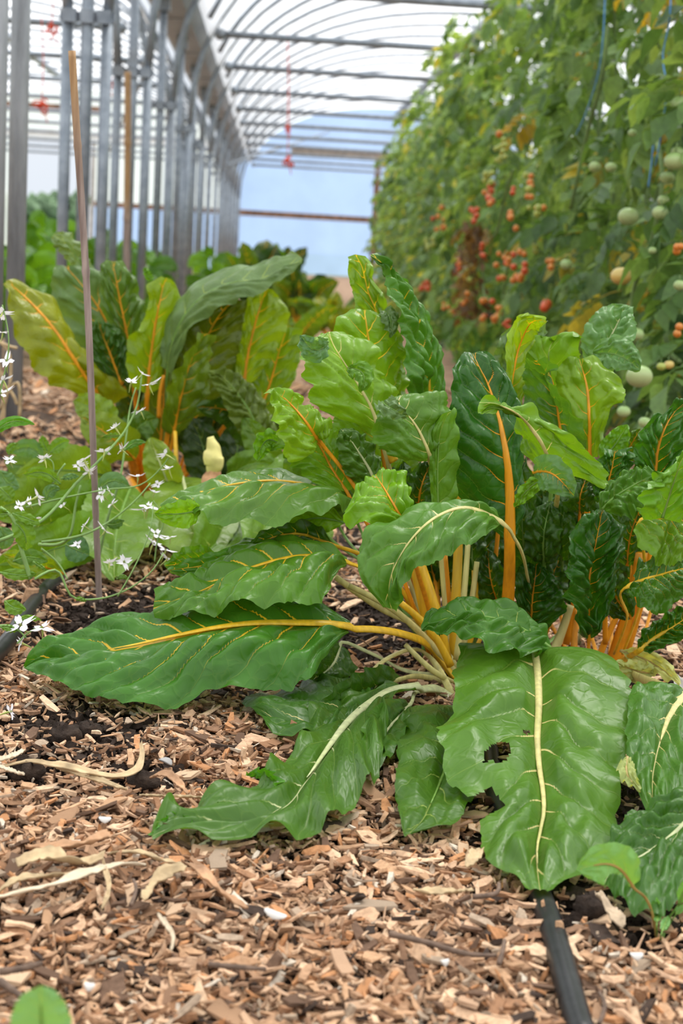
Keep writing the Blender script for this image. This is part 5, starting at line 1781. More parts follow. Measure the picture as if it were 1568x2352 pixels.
for i in range(5):
    a = 2*math.pi*i/5
    V += [(0.12*math.cos(a+0.5), 0.12*math.sin(a+0.5), 1.0), (0.55*math.cos(a), 0.55*math.sin(a), 0.9), (0.12*math.cos(a-0.5), 0.12*math.sin(a-0.5), 1.0)]
calV, calF = np.array(V), [np.arange(15).reshape(5, 3)]
tv, tf = tube(np.array([[0, 0, 0.8], [0.05, 0, 1.3], [0.2, 0, 1.8]]), 0.09, 5)
CALM = mesh_np('calyx', *join([(calV, calF), (tv, tf)]), M_VSTEM)
def owner(p):
    return min(TOM[:24], key=lambda q: abs(q[1][1] - p[1]))
def fruit(p, r, c, big):
    t, b = owner(p)
    o = bpy.data.objects.new('tomato', (FB if big else FC)[c])
    COL.objects.link(o)
    o.parent = t
    o.location = Vector([float(v) for v in p - b])
    o.scale = (r,)*3
    o.rotation_euler = (rsT.uniform(-0.3, 0.3), rsT.uniform(-0.3, 0.3), rsT.uniform(0, 6))
    if big or r > 0.014:
        k_ = bpy.data.objects.new('calyx', CALM)
        COL.objects.link(k_)
        k_.parent = o
        k_.location = (0, 0, -0.12 if big else 0.05)
for px, py, r, c, X in ((1443, 497, 24, 'g', 1.02), (1516, 489, 19, 'g', 1.02), (1427, 634, 25, 'y', 0.98), (1549, 370, 24, 'g', 1.04), (1462, 767, 17, 'g', 0.92), (1468, 864, 31, 'g', 0.84), (1545, 272, 16, 'g', 1.05),
                        (1519, 286, 12, 'g', 1.05), (1560, 238, 20, 'g', 1.06), (1300, 607, 14, 'g', 1.0), (1523, 460, 14, 'g', 1.04), (1532, 408, 17, 'g', 1.05), (1518, 842, 11, 'l', 0.95), (1536, 838, 12, 'y', 1.0), (1365, 383, 14, 'g', 1.02),
                        (1403, 384, 13, 'g', 1.02), (1498, 575, 10, 'g', 1.0), (1556, 350, 16, 'g', 1.06), (1535, 405, 12, 'g', 1.05), (1432, 945, 16, 'g', 0.86), (1480, 970, 15, 'g', 0.88), (1560, 655, 14, 'g', 1.0), (1452, 305, 10, 'g', 1.0)):
    p = at_x(px, py, X - 0.09)
    fruit(p, r*p[1]/F, c, True)
rf = random.Random(3)
for px, py, n, sx, sy, cs, r in ((1188, 610, 12, 17, 36, 'rroo', 7.0), (1152, 610, 11, 17, 32, 'ooor', 6.5), (1123, 446, 9, 11, 24, 'rro', 7), (1214, 440, 9, 9, 38, 'oool', 6.5), (1005, 502, 12, 15, 28, 'oor', 5.5), (1090, 500, 7, 12, 22, 'rr', 6),
                         (1128, 716, 12, 22, 30, 'oor', 6.5), (1262, 602, 3, 5, 14, 'o', 7.5), (1253, 697, 3, 4, 18, 'rro', 10), (1165, 745, 6, 8, 12, 'r', 5), (1110, 580, 5, 5, 20, 'r', 6), (1053, 605, 6, 7, 26, 'or', 5.5), (1070, 685, 5, 8, 14, 'o', 6),
                         (965, 655, 7, 22, 9, 'r', 6), (1030, 705, 6, 12, 12, 'ol', 5), (1150, 345, 10, 12, 34, 'lll', 5.5), (1150, 308, 2, 4, 3, 'o', 7), (1175, 505, 6, 10, 22, 'ool', 6), (1180, 440, 3, 4, 8, 'r', 6), (905, 628, 2, 6, 8, 'r', 6), (1558, 570, 3, 6, 14, 'o', 8),
                         (1556, 760, 2, 4, 10, 'o', 8), (1120, 410, 5, 9, 12, 'l', 6), (1230, 560, 5, 9, 20, 'l', 6), (1075, 620, 5, 5, 30, 'l', 5), (985, 560, 6, 12, 12, 'l', 5), (1240, 480, 4, 9, 20, 'ol', 7)):
    for q in range(n):
        x_ = px + rf.uniform(-1, 1)*sx
        y_ = py + rf.uniform(-1, 1)*sy
        p = at_x(x_, y_, rf.uniform(0.90, 0.96))
        fruit(p, r*1.12*rf.uniform(0.85, 1.15)*p[1]/F, rf.choice(cs), False)
# one vine has dried brown half way up
for q in range(46):
    p = at_x(1082 + rf.uniform(-26, 26), rf.uniform(500, 690), rf.uniform(0.93, 1.05))
    t, b = owner(p)
    o = bpy.data.objects.new('dried_leaf', CLM[q % 7])
    COL.objects.link(o)
    o.parent = t
    o.location = Vector([float(v) for v in p - b])
    o.rotation_euler = (rf.uniform(-1, 1), rf.uniform(0.2, 1.3), rf.uniform(0, 6.3))
    o.scale = (0.5, 0.5, 0.5)
    o.color = (*rf.choice([(0.10, 0.055, 0.025), (0.16, 0.09, 0.035), (0.22, 0.15, 0.05)]), 1)
# long bare vines sagging in front of the leaves
for pts in ([(1178, 390), (1155, 470), (1145, 520), (1110, 580), (1108, 640), (1130, 690)], [(1168, 600), (1158, 660), (1152, 740)], [(1395, 60), (1385, 160), (1350, 300), (1310, 480)], [(1500, 300), (1520, 420), (1495, 560), (1450, 690), (1445, 760)], [(1560, 830), (1530, 780), (1528, 720), (1545, 690)]):
    P = np.array([at_x(a, b_, 0.99) for a, b_ in pts])
    t, b = owner(P.mean(0))
    o = obj('vine', mesh_np('vine', *tube(smooth_path(P, 20), 0.006, 7), M_VSTEM), t)
# blue twine that holds the vines
M_BLUE_T = simple('blue_twine', (0.10, 0.30, 0.62), 0.7, 0, 0.2, 80)
for i, (pts, lab) in enumerate((([(1390, -60), (1375, 160), (1352, 240), (1322, 310)], 'blue twine slanting through the yellowing tomato leaves'), ([(1540, -60), (1535, 60), (1522, 120), (1530, 200), (1505, 380)], 'blue twine hanging down the nearest tomato vine'),
                                ([(1500, 330), (1495, 380), (1488, 430)], 'short blue twine end low on the big-fruited vine'))):
    P = np.array([at_x(a, b_, 0.985) for a, b_ in pts])
    tag(obj('twine', mesh_np('twine', *tube(smooth_path(P, 16), 0.0022, 5), M_BLUE_T)), lab, 'twine')

# ---- feathery weeds along the foot of the row
M_WEED = vine_leaf_mat('weed_blade')
rsW = np.random.RandomState(77)
def weed_mesh(seed, n=130, h=0.22, sp=0.16):
    rs = np.random.RandomState(seed)
    parts = []
    for i in range(n):
        a = rs.uniform(0, 6.28); d = sp*math.sqrt(rs.rand())
        b = np.array([d*math.cos(a), d*math.sin(a), 0])
        hh = h*rs.uniform(0.5, 1.1)
        lean = rs.normal(0, 0.3, 2)
        parts.append(leaflet(b, np.array([lean[0], lean[1], 1.0]), rs.normal(0, 1, 3), hh, 0.006, rs))
        for q in range(2):
            m = b + np.array([lean[0], lean[1], 1])*hh*rs.uniform(0.3, 0.8)
            parts.append(leaflet(m, rs.normal(0, 1, 3) + np.array([0, 0, 0.4]), rs.normal(0, 1, 3), 0.05, 0.008, rs))
    return mesh_np('weed_clump', *join(parts), M_WEED)
WM = [weed_mesh(i) for i in range(4)]
wl = ['nearest to the path', 'under the cherry tomatoes', 'below the brown dried vine', 'against the foot of the fourth vine', 'in the middle of the row', 'past the middle of the row', 'by the orange fruit', 'towards the end wall', 'close to the end wall', 'last before the end wall']
for i, (px, py, s) in enumerate(((1090, 800, 0.8), (1130, 775, 1.0), (1060, 770, 0.9), (1160, 830, 0.9), (1050, 730, 1.1), (1015, 730, 1.0), (1110, 850, 0.7), (985, 700, 1.3), (950, 690, 1.4), (920, 680, 1.4))):
    b = at_z(px, py)
    o = obj('weed_clump', WM[i % 4])
    o.location = Vector([float(v) for v in b])
    o.scale = (s*1.3, s*1.3, s)
    o.rotation_euler = (0, 0, i*1.3)
    o.color = (*[(0.10, 0.24, 0.04), (0.07, 0.17, 0.03), (0.13, 0.26, 0.06)][i % 3], 1)
    tag(o, 'feathery weeds below the tomato row, ' + wl[i], 'weed', 'weeds along the tomato row')

# ================================================================== CANE, PIPES, TWINE
k = NT('bamboo_cane')
co = k.obco()
sp = k.n('SeparateXYZ'); k.l(co, sp.inputs[0])
mp = k.n('Mapping'); mp.inputs['Scale'].default_value = (1, 1, 0.06); k.l(co, mp.inputs[0])
nz = k.noise(150, 4, mp.outputs[0])
n2 = k.noise(9, 2, co)
c_up = k.ramp(nz, [(0.3, (0.24, 0.13, 0.055)), (0.7, (0.42, 0.26, 0.12))])
c_lo = k.ramp(nz, [(0.3, (0.16, 0.115, 0.10)), (0.7, (0.36, 0.28, 0.25))])
M_CANE = k.bsdf(k.mix(k.smooth(sp.outputs[2], 0.78, 0.58), c_up, c_lo), 0.55, 0, 0.4, nz, 0.4, 0.0008)
def cane(name, pts, r0, r1, nodes, label, Y):
    P = np.array([at(x, y, Y, 0.0) for x, y in pts])
    P[-1][2] = -0.02
    path = smooth_path(P, 90)
    rad = np.linspace(r0, r1, 90)
    yy = project(path)[:, 1]
    for ny in nodes:
        rad = rad*(1 + 0.28*np.exp(-((yy - ny)/4.5)**2) - 0.10*np.exp(-((yy - ny - 10)/6)**2))
    o = obj(name, mesh_np(name, *tube(path, rad, 14), M_CANE))
    return tag(o, label, 'cane')
cane('bamboo_cane', [(165, 117), (176, 300), (188, 480), (198, 640), (208, 860), (216, 1080), (224, 1280), (231, 1400)], 0.0052, 0.0046, [332, 622, 913, 1183], 'thin leaning bamboo cane standing in front of the olive-leaved chard', 2.22)
cane('bamboo_cane', [(293, 165), (293, 330), (291, 480), (290, 640), (290, 800)], 0.016, 0.015, [330, 500], 'brown upright cane among the third group of steel posts', 7.6)

k = NT('black_polythene_pipe')
co = k.obco()
nz = k.noise(60, 5, co, 0.7)
M_PIPE = k.bsdf(k.ramp(nz, [(0.35, (0.006, 0.007, 0.008)), (0.62, (0.016, 0.017, 0.019)), (0.80, (0.08, 0.075, 0.07))]), 0.38, 0, 0.3, nz, 0.25, 0.0008)
def pipe(pts, r, label, z=0.016):
    P = np.array([at_z(x, y, z + dz) for x, y, dz in pts])
    path = smooth_path(P, 60)
    V, fs = tube(path, r, 16)
    tag(obj('irrigation_pipe', mesh_np('irrigation_pipe', V, fs, M_PIPE)), label, 'pipe')
pipe([(1345, 2400, 0), (1322, 2330, 0), (1300, 2250, 0.002), (1272, 2150, 0.001), (1240, 2060, -0.008), (1190, 1960, -0.010), (1140, 1850, -0.009), (1125, 1740, -0.009), (1115, 1650, -0.010), (1105, 1560, -0.012)], 0.0105, 'black irrigation pipe running out from under the holed chard leaf')
pipe([(-420, 1900, 0), (-250, 1730, 0), (-120, 1610, 0), (-40, 1530, 0), (20, 1470, 0), (60, 1410, 0), (100, 1360, 0), (150, 1310, 0), (210, 1240, 0), (260, 1180, 0)], 0.0115, 'black irrigation pipe under the flowering weed beside the olive-leaved chard')

M_RED = simple('red_twine', (0.62, 0.07, 0.03), 0.75, 0, 0.25, 80)
def red_tie(px, py, Y, drop, label, s=1.0):
    top = at(px, py - drop, Y)
    kn = at(px, py, Y)
    path = smooth_path(np.array([top, (top + kn)/2 + np.array([0.01, 0, 0]), kn]), 12)
    parts = [tube(path, 0.0035*s, 5)]
    r_ = np.random.RandomState(int(px))
    for i in range(4):
        c = kn + r_.uniform(-0.02, 0.02, 3)*s
        th = np.linspace(0, 2*math.pi*0.9, 14)
        a, b = nrm(r_.normal(0, 1, 3)), nrm(r_.normal(0, 1, 3))
        lp = c + 0.045*s*(np.cos(th)[:, None]*a*0.6 + np.sin(th)[:, None]*b) - np.array([0, 0, 0.02*s])
        parts.append(tube(lp, 0.0055*s, 5))
    parts.append(tube(np.array([kn, kn + np.array([0.02, 0, -0.06*s]), kn + np.array([0.035, 0, -0.12*s])]), 0.004*s, 5))
    parts.append(ball(kn, 0.018*s, 8, 6))
    tag(obj('hanging_twine', mesh_np('hanging_twine', *join(parts), M_RED)), label, 'twine')
red_tie(660, 365, 12.4, 290, 'long red twine with a bow hanging before the blue end wall')
red_tie(659, 293, 13.3, 200, 'upper red twine knot above the long hanging bow', 0.7)
red_tie(118, 62, 8.6, 160, 'red twine bow highest up, beside the nearest post', 0.8)
red_tie(95, 240, 8.8, 200, 'red twine bow on a long string between the nearest posts', 0.8)
red_tie(245, 183, 9.5, 100, 'looped red twine right of the clamped post trio', 0.8)
red_tie(238, 262, 10.5, 120, 'small red twine knot below the looped one', 0.5)
red_tie(335, 258, 11.0, 90, 'small red twine tie among the third group of posts', 0.5)

# ================================================================== FLOWERING WEED
fw = thing('flowering_weed', at_z(60, 1300), 'sprawling weed with small white four-petalled flowers around the bamboo cane', 'weed')
M_GSTEM = simple('weed_stem', (0.20, 0.34, 0.10), 0.55, 0, 0.2, 40)
M_PETAL = simple('white_petal', (0.84, 0.82, 0.88), 0.6, 0, 0.06, 40, trans=0.25)
M_CALYX = simple('weed_calyx', (0.34, 0.40, 0.10), 0.6, 0, 0.2, 60)
def stem(pts, r0=2.2, r1=1.0, parent=None):
    P = np.array([at(x, y, Y, 0.01) for x, y, Y in pts])
    path = smooth_path(P, 24)
    return obj('stem', mesh_np('stem', *tube(path, np.linspace(r0, r1, 24)/1000, 7), M_GSTEM), parent or fw)
for pts, a, b in (
    ([(-10, 1245, 2.02), (90, 1200, 2.05), (180, 1105, 2.10), (240, 1045, 2.12), (290, 985, 2.14), (312, 940, 2.15), (325, 860, 2.15)], 2.6, 1.2),
    ([(70, 1330, 2.0), (45, 1250, 2.0), (25, 1185, 2.0), (0, 1165, 2.0)], 3.2, 2.2),
    ([(90, 1250, 2.25), (160, 1230, 2.2), (175, 1155, 2.2), (185, 1115, 2.2)], 2.6, 1.6),
    ([(95, 1245, 2.10), (200, 1225, 2.12), (240, 1205, 2.14), (310, 1150, 2.16), (345, 1110, 2.18)], 2.0, 1.0),
    ([(60, 1165, 2.10), (140, 1145, 2.12), (240, 1125, 2.14), (330, 1110, 2.15), (365, 1080, 2.16), (388, 1050, 2.16)], 1.5, 0.8),
    ([(225, 1290, 2.25), (250, 1180, 2.25), (275, 1100, 2.26), (290, 1000, 2.28), (300, 930, 2.3), (312, 890, 2.3)], 2.6, 1.0),
    ([(80, 1330, 1.98), (130, 1310, 2.0), (165, 1370, 2.0), (230, 1375, 2.02), (300, 1350, 2.04), (350, 1310, 2.06), (375, 1270, 2.08)], 1.8, 0.8),
    ([(150, 1065, 2.08), (135, 1085, 2.08), (122, 1110, 2.08), (118, 1058, 2.08), (102, 1050, 2.08)], 1.4, 0.8),
    ([(95, 1260, 2.1), (130, 1290, 2.1), (155, 1330, 2.08)], 1.5, 1.0),
    ([(270, 1370, 2.02), (310, 1300, 2.04), (345, 1215, 2.06), (352, 1160, 2.08)], 1.2, 0.7),
    ([(355, 1290, 2.1), (362, 1240, 2.1), (375, 1200, 2.1), (352, 1150, 2.1)], 1.2, 0.7),
    ([(-20, 960, 2.1), (5, 880, 2.1), (20, 780, 2.1), (5, 700, 2.1)], 1.6, 0.8),
    ([(-20, 1440, 1.8), (30, 1440, 1.8), (60, 1465, 1.8)], 1.6, 1.0),
    ([(40, 1478, 1.8), (70, 1450, 1.8), (95, 1440, 1.8)], 1.2, 0.8)):
    stem(pts, a, b)
def flower_mesh(seed):
    rs = np.random.RandomState(seed)
    parts, mi = [], []
    for q in range(4):
        a = math.pi/2*q + rs.uniform(-0.25, 0.25)
        el = rs.uniform(0.1, 0.6)
        d = np.array([math.cos(a)*math.cos(el), math.sin(a)*math.cos(el), math.sin(el)])
        V, fs = leaflet(d*0.0015, d, np.array([0, 0, 1.0]), 0.0092*rs.uniform(0.85, 1.1), 0.0036, rs)
        for j, w in ((2, 1.15), (3, 1.7), (4, 22)):
            m = V[3*j+1].copy()
            V[3*j] = m + (V[3*j] - m)*w
            V[3*j+2] = m + (V[3*j+2] - m)*w
        parts.append((V, fs)); mi += [0]*len(fs[0])
    c, f = tube(np.array([[0, 0, 0.001], [0, 0, -0.005], [0.001, 0, -0.010], [0.003, 0, -0.018]]), np.array([0.0014, 0.0016, 0.0010, 0.0005]), 6)
    parts.append((c, [f[0]])); mi += [1]*len(f[0])
    for q in range(3):
        c, f = ball((0.001*math.cos(q*2.1), 0.001*math.sin(q*2.1), 0.0025), 0.0008, 5, 4)
        parts.append((c, [f[0]])); mi += [1]*len(f[0])
    V, fs = join(parts)
    return mesh_np('flower', V, fs, [M_PETAL, M_CALYX], True, midx=mi)
FL = [flower_mesh(i) for i in range(5)]
rq = random.Random(8)
def add_flower(px, py, Y, s):
    o = obj('flower', FL[rq.randrange(5)])
    o.parent = fw
    o.matrix_parent_inverse = Matrix.Translation(-fw.location)
    o.location = Vector([float(v) for v in at(px, py, Y)])
    o.rotation_euler = (rq.uniform(-0.2, 1.3), rq.uniform(-0.6, 0.6), rq.uniform(0, 6))
    o.scale = (s*0.7,)*3
for px, py, Y, s in ((301, 880, 2.15, 1.25), (343, 884, 2.15, 1.2), (326, 860, 2.15, 0.9), (265, 983, 2.14, 1.25), (322, 945, 2.16, 1.0), (240, 1038, 2.12, 1.1), (280, 1033, 2.12, 1.0), (102, 1055, 2.08, 1.2), (194, 1057, 2.1, 1.4), (178, 1070, 2.1, 0.9),
                     (204, 1085, 2.1, 1.0), (381, 1045, 2.16, 1.3), (388, 1078, 2.16, 1.1), (316, 1096, 2.2, 1.0), (233, 1137, 2.14, 1.2), (252, 1132, 2.14, 0.8), (258, 1159, 2.16, 1.2), (85, 1142, 2.08, 1.4), (66, 1153, 2.08, 1.0), (45, 1163, 2.08, 1.0), (146, 1163, 2.1, 0.8), (90, 1192, 2.1, 0.9),
                     (194, 1209, 2.12, 1.0), (241, 1220, 2.12, 1.0), (178, 1252, 2.1, 0.9), (340, 1165, 2.12, 1.4), (330, 1172, 2.12, 1.0), (362, 1113, 2.14, 0.8), (354, 1132, 2.14, 0.8), (357, 1227, 2.1, 1.2), (352, 1250, 2.1, 1.3), (380, 1265, 2.1, 1.3), (390, 1235, 2.12, 0.9), (284, 1291, 2.05, 1.3), (251, 1294, 2.05, 1.0), (383, 1285, 2.1, 1.1),
                     (48, 1437, 1.8, 1.6), (97, 1443, 1.8, 1.3), (50, 1478, 1.8, 1.2), (15, 830, 2.1, 1.4), (5, 720, 2.1, 1.2), (8, 875, 2.1, 1.3), (3, 905, 2.1, 1.2), (22, 1635, 1.72, 1.2), (6, 765, 2.1, 1.0), (22, 1058, 2.08, 1.0)):
    add_flower(px, py, Y, s)
def WL(b, m, t, w, tint=(0.075, 0.20, 0.035), prof='oval', tilt=0.2):
    QL(fw, b, m, t, w, tilt, tint=tint, vein='g', sw=2.5, prof=prof, n=20, nu=6, pucker=1.5, ruffle=2, veins=5)
GB = (0.075, 0.165, 0.060)
for a in (((225, 1128, 2.2), (255, 1105, 2.2), (297, 1118, 2.2), 22, GB), ((-20, 1000, 2.05), (30, 968, 2.05), (80, 975, 2.05), 13, (0.05, 0.20, 0.02)), ((28, 1180, 2.0), (60, 1190, 2.0), (92, 1205, 2.0), 13), ((28, 1195, 2.0), (55, 1225, 2.0), (60, 1265, 2.0), 26),
          ((25, 1180, 2.0), (8, 1180, 2.0), (-20, 1185, 2.0), 13), ((140, 1112, 2.08), (100, 1085, 2.08), (55, 1090, 2.08), 16), ((140, 1100, 2.08), (160, 1095, 2.08), (182, 1095, 2.08), 8, GB), ((105, 1150, 2.1), (120, 1125, 2.1), (138, 1122, 2.1), 15, GB), ((285, 1000, 2.2), (260, 1000, 2.2), (232, 1005, 2.2), 6),
          ((285, 1035, 2.2), (310, 1018, 2.2), (335, 1016, 2.2), 9, (0.05, 0.17, 0.05)), ((150, 1250, 2.2), (180, 1265, 2.2), (205, 1275, 2.2), 32, (0.055, 0.14, 0.055)), ((0, 1315, 2.0), (40, 1320, 2.0), (85, 1318, 2.0), 14), ((10, 1380, 1.9), (30, 1395, 1.9), (60, 1400, 1.9), 18),
          ((75, 1290, 2.0), (90, 1300, 2.0), (108, 1312, 2.0), 6), ((0, 1440, 1.8), (20, 1443, 1.8), (42, 1450, 1.8), 9), ((35, 1430, 1.85), (60, 1420, 1.85), (95, 1425, 1.85), 8), ((100, 1055, 2.6), (75, 1030, 2.6), (20, 1040, 2.6), 22, GB), ((115, 1040, 2.6), (140, 1020, 2.6), (160, 1012, 2.6), 17),
          ((110, 1035, 2.6), (100, 1015, 2.6), (98, 1000, 2.6), 12), ((20, 1045, 2.5), (25, 1030, 2.5), (42, 1020, 2.5), 10), ((0, 1080, 2.4), (20, 1110, 2.4), (45, 1120, 2.4), 22, GB), ((0, 1120, 2.3), (20, 1140, 2.3), (30, 1150, 2.3), 20), ((245, 1205, 2.16), (265, 1205, 2.16), (285, 1195, 2.16), 12, (0.04, 0.13, 0.035)),
          ((0, 1210, 2.1), (10, 1235, 2.1), (5, 1262, 2.1), 22, GB), ((268, 1330, 2.1), (280, 1325, 2.1), (296, 1330, 2.1), 6), ((172, 1375, 2.0), (185, 1376, 2.0), (198, 1382, 2.0), 6), ((30, 1290, 2.05), (60, 1280, 2.05), (110, 1290, 2.05), 20, (0.05, 0.15, 0.03))):
    WL(*a)

# dry stalk by the nearest posts
M_STRAW = simple('dry_straw', (0.47, 0.35, 0.20), 0.8, 0, 0.28, 60)
M_STRAWL = simple('bleached_straw', (0.60, 0.50, 0.36), 0.8, 0, 0.15, 60)
ds = thing('dried_stalk', at_z(30, 950), 'tangle of dry straw-coloured stalks at the foot of the nearest posts', 'dry stalks')
for pts in ([(-10, 1010), (10, 930), (25, 860), (15, 800), (-10, 780)], [(0, 940), (20, 900), (35, 880), (45, 960)], [(-10, 880), (15, 890), (40, 930)], [(-10, 780), (20, 795), (40, 800)], [(5, 1000), (8, 900), (-5, 830)]):
    P = np.array([at(x, y, 3.6, 0.0) for x, y in pts])
    obj('stalk', mesh_np('stalk', *tube(smooth_path(P, 16), 0.004, 6), M_STRAW), ds)

# ================================================================== LITTER ON THE MULCH
def ribbon(name, pts, w, mat, label, cat, th=0.0012, curl=0.5, z0=0.024, taper=0.25, seed=0):
    """a strip of dry leaf or straw with thickness, lying over the chips"""
    P = np.array([at_z(x, y, z0 + (dz if dz else 0)/1000) for x, y, dz in pts])
    n = 44
    path = smooth_path(P, n)
    tan = nrm(np.gradient(path, axis=0))
    lat = nrm(np.cross(tan, np.array([0, 0, 1.0])))
    u = np.linspace(-1, 1, 7)
    T = np.linspace(0, 1, n)
    ww = w/2600*(taper + (1 - taper)*np.sin(math.pi*np.clip(T, 0.03, 0.97))**0.6)*(1 + 0.25*vnoise(T*9, T*0 + 3, seed + 1))
    tw = 0.6*vnoise(T*3.1, T*0 + 8, seed + 2)
    up = np.array([0, 0, 1.0])
    S = path[:, None] + (lat*np.cos(tw)[:, None] + up*np.sin(tw)[:, None])[:, None]*(u[None]*ww[:, None])[..., None]
    S[..., 2] += curl*ww[:, None]*(u**2)[None] + 0.0012*vnoise(T[:, None]*20, u[None]*3 + 5, seed)
    S2 = S - np.array([0, 0, th])
    idx = np.arange(n*7).reshape(n, 7)
    q = np.stack([idx[:-1, :-1], idx[1:, :-1], idx[1:, 1:], idx[:-1, 1:]], -1).reshape(-1, 4)
    q2 = q[:, ::-1] + n*7
    rim = np.concatenate([idx[:, 0], idx[-1, 1:], idx[::-1, -1][1:], idx[0, ::-1][1:]])
    r1, r2 = rim[:-1], rim[1:]
    q3 = np.stack([r1, r1 + n*7, r2 + n*7, r2], -1)
    o = obj(name, mesh_np(name, np.concatenate([S.reshape(-1, 3), S2.reshape(-1, 3)]), [q, q2, q3], mat))
    return tag(o, label, cat)
M_LITTER = simple('brown_dry_leaf', (0.40, 0.23, 0.125), 0.8, 0, 0.35, 50)
for args in (
    ('dry_straw', [(-10, 1765, 0), (60, 1750, 4), (130, 1758, 4), (210, 1775, 6), (260, 1785, 4), (300, 1778, 4), (325, 1740, 8), (322, 1705, 14)], 11, M_STRAW, 'long yellow straw strip curving up at its end, beside the dark soil patch', 'straw'),
    ('dry_straw', [(-10, 1745, 6), (20, 1740, 8), (55, 1722, 10)], 9, M_STRAWL, 'short bleached straw end at the frame edge by the dark soil patch', 'straw'),
    ('dry_straw', [(-10, 1755, 2), (25, 1770, 4), (55, 1778, 6)], 6, M_STRAWL, 'bleached straw splinter just under the short straw end', 'straw'),
    ('dry_straw', [(130, 1762, 0), (220, 1790, 2), (290, 1812, 2)], 8, M_STRAW, 'yellow straw strip lying below the long curved one', 'straw'),
    ('dry_husk', [(40, 1985, 2), (90, 1968, 6), (150, 1978, 8), (200, 1982, 6), (238, 1966, 14)], 24, M_STRAW, 'broad pale folded husk with a bent tip', 'husk'),
    ('dry_straw', [(-10, 2060, 2), (60, 2046, 4), (140, 2026, 5), (220, 1998, 6), (300, 1984, 3), (335, 1986, 2)], 10, M_STRAWL, 'long bleached straw strip under the folded husk', 'straw'),
    ('dry_straw', [(0, 2045, 2), (40, 2020, 4), (110, 2012, 4), (190, 2004, 2)], 9, M_STRAW, 'yellow straw strip between the folded husk and the long bleached one', 'straw'),
    ('dry_husk', [(235, 1970, 8), (242, 2000, 4), (250, 2040, 4), (234, 2085, 4)], 6, M_STRAW, 'thin straw hanging down from the folded husk tip', 'husk'),
    ('dry_husk', [(330, 2065, 2), (355, 2030, 5), (400, 2000, 9), (425, 1995, 14)], 16, M_STRAW, 'cream strip of bark standing on edge beside the long straw', 'bark'),
    ('dry_leaf', [(420, 1980, 6), (460, 2000, 9), (490, 2035, 8), (530, 2065, 3), (565, 2085, 2)], 15, M_LITTER, 'curved pinkish brown dry leaf blade below the white-ribbed leaf', 'dry leaf'),
    ('dry_leaf', [(60, 1945, 2), (130, 1948, 4), (190, 1940, 10), (255, 1915, 10)], 22, M_LITTER, 'long brown ragged dry leaf above the folded husk', 'dry leaf'),
    ('dry_leaf', [(250, 1960, 2), (320, 1958, 6), (370, 1975, 4), (430, 1985, 2)], 11, M_STRAW, 'tan dry blade lying between the ragged leaf and the curved one', 'dry leaf'),
    ('dry_leaf', [(345, 1785, 2), (380, 1778, 10), (405, 1795, 8), (430, 1822, 3)], 10, M_LITTER, 'small reddish curled dry leaf near the white-ribbed leaf', 'dry leaf'),
    ('dry_straw', [(320, 1825, 2), (400, 1828, 3), (490, 1832, 3)], 5, M_STRAW, 'thin straight straw pointing at the white-ribbed leaf', 'straw'),
    ('dry_straw', [(362, 2098, 2), (385, 2130, 5), (398, 2152, 5), (392, 2180, 3)], 5, M_STRAWL, 'small crooked cream sliver in the middle of the mulch', 'straw'),
    ('wood_splinter', [(950, 2042, 2), (1010, 2050, 4), (1085, 2042, 3)], 12, M_STRAW, 'long flat pale wood splinter below the holed leaf', 'splinter'),
    ('wood_splinter', [(1072, 1990, 2), (1105, 1950, 4)], 14, M_STRAW, 'short pale splinter beside the holed leaf edge', 'splinter'),
    ('bark_strip', [(1372, 2050, 14), (1400, 2090, 8), (1430, 2128, 3)], 18, simple('grey_tan_bark', (0.42, 0.32, 0.22), 0.85, 0, 0.35, 70), 'grey-tan bark strip leaning below the pale seedling leaf', 'bark'),
    ('bark_strip', [(1490, 1540, 12), (1530, 1550, 8), (1568, 1590, 5), (1600, 1640, 4)], 22, M_GREYW, 'weathered grey wood strip by the yellow withered leaf', 'wood'),
    ('bark_strip', [(600, 2210, 0), (480, 2215, 2)], 10, M_LITTER, 'flat brown bark strip near the lower edge of the mulch', 'bark')):
    ribbon(*args, seed=len(args[1])*13 + int(args[1][0][0]))
def twig(pts, r, label):
    P = np.array([at_z(x, y, 0.022 + dz/1000) for x, y, dz in pts])
    path = smooth_path(P, 26)
    rs_ = np.random.RandomState(int(pts[0][0]) + 1000)
    rad = r/1000*np.linspace(1, 0.65, 26)*(1 + 0.15*rs_.uniform(-1, 1, 26))
    tag(obj('twig', mesh_np('twig', *tube(path, rad, 7), simple('twig_bark', (0.13, 0.085, 0.06), 0.85, 0, 0.4, 90))), label, 'twig')
twig([(0, 2255, 0), (30, 2275, 4), (52, 2290, 4)], 3.2, 'thick dark twig above the blurred round leaf')
twig([(0, 2232, 2), (50, 2225, 4), (95, 2212, 2)], 3.0, 'brown twig at the frame edge above the blurred round leaf')
twig([(895, 2145, 2), (980, 2165, 4), (1080, 2192, 4), (1140, 2195, 3)], 2.6, 'long thin brown twig lying towards the irrigation pipe')
twig([(480, 2215, 4), (550, 2222, 5), (610, 2226, 3)], 2.4, 'thin dark twig among chips near the lower edge')
twig([(1145, 2215, 2), (1152, 2190, 6), (1158, 2160, 4)], 2.2, 'short upright twig by the irrigation pipe')
twig([(1375, 2352, 0), (1388, 2310, 4), (1376, 2280, 3)], 2.0, 'pale thin twig right of the irrigation pipe')
twig([(300, 2080, 2), (312, 2045, 6), (306, 2020, 5)], 1.8, 'small dark twig next to the cream bark strip')
twig([(1085, 2060, 2), (1130, 2055, 4), (1145, 2030, 3)], 2.4, 'dark forked twig under the tip of the holed leaf')
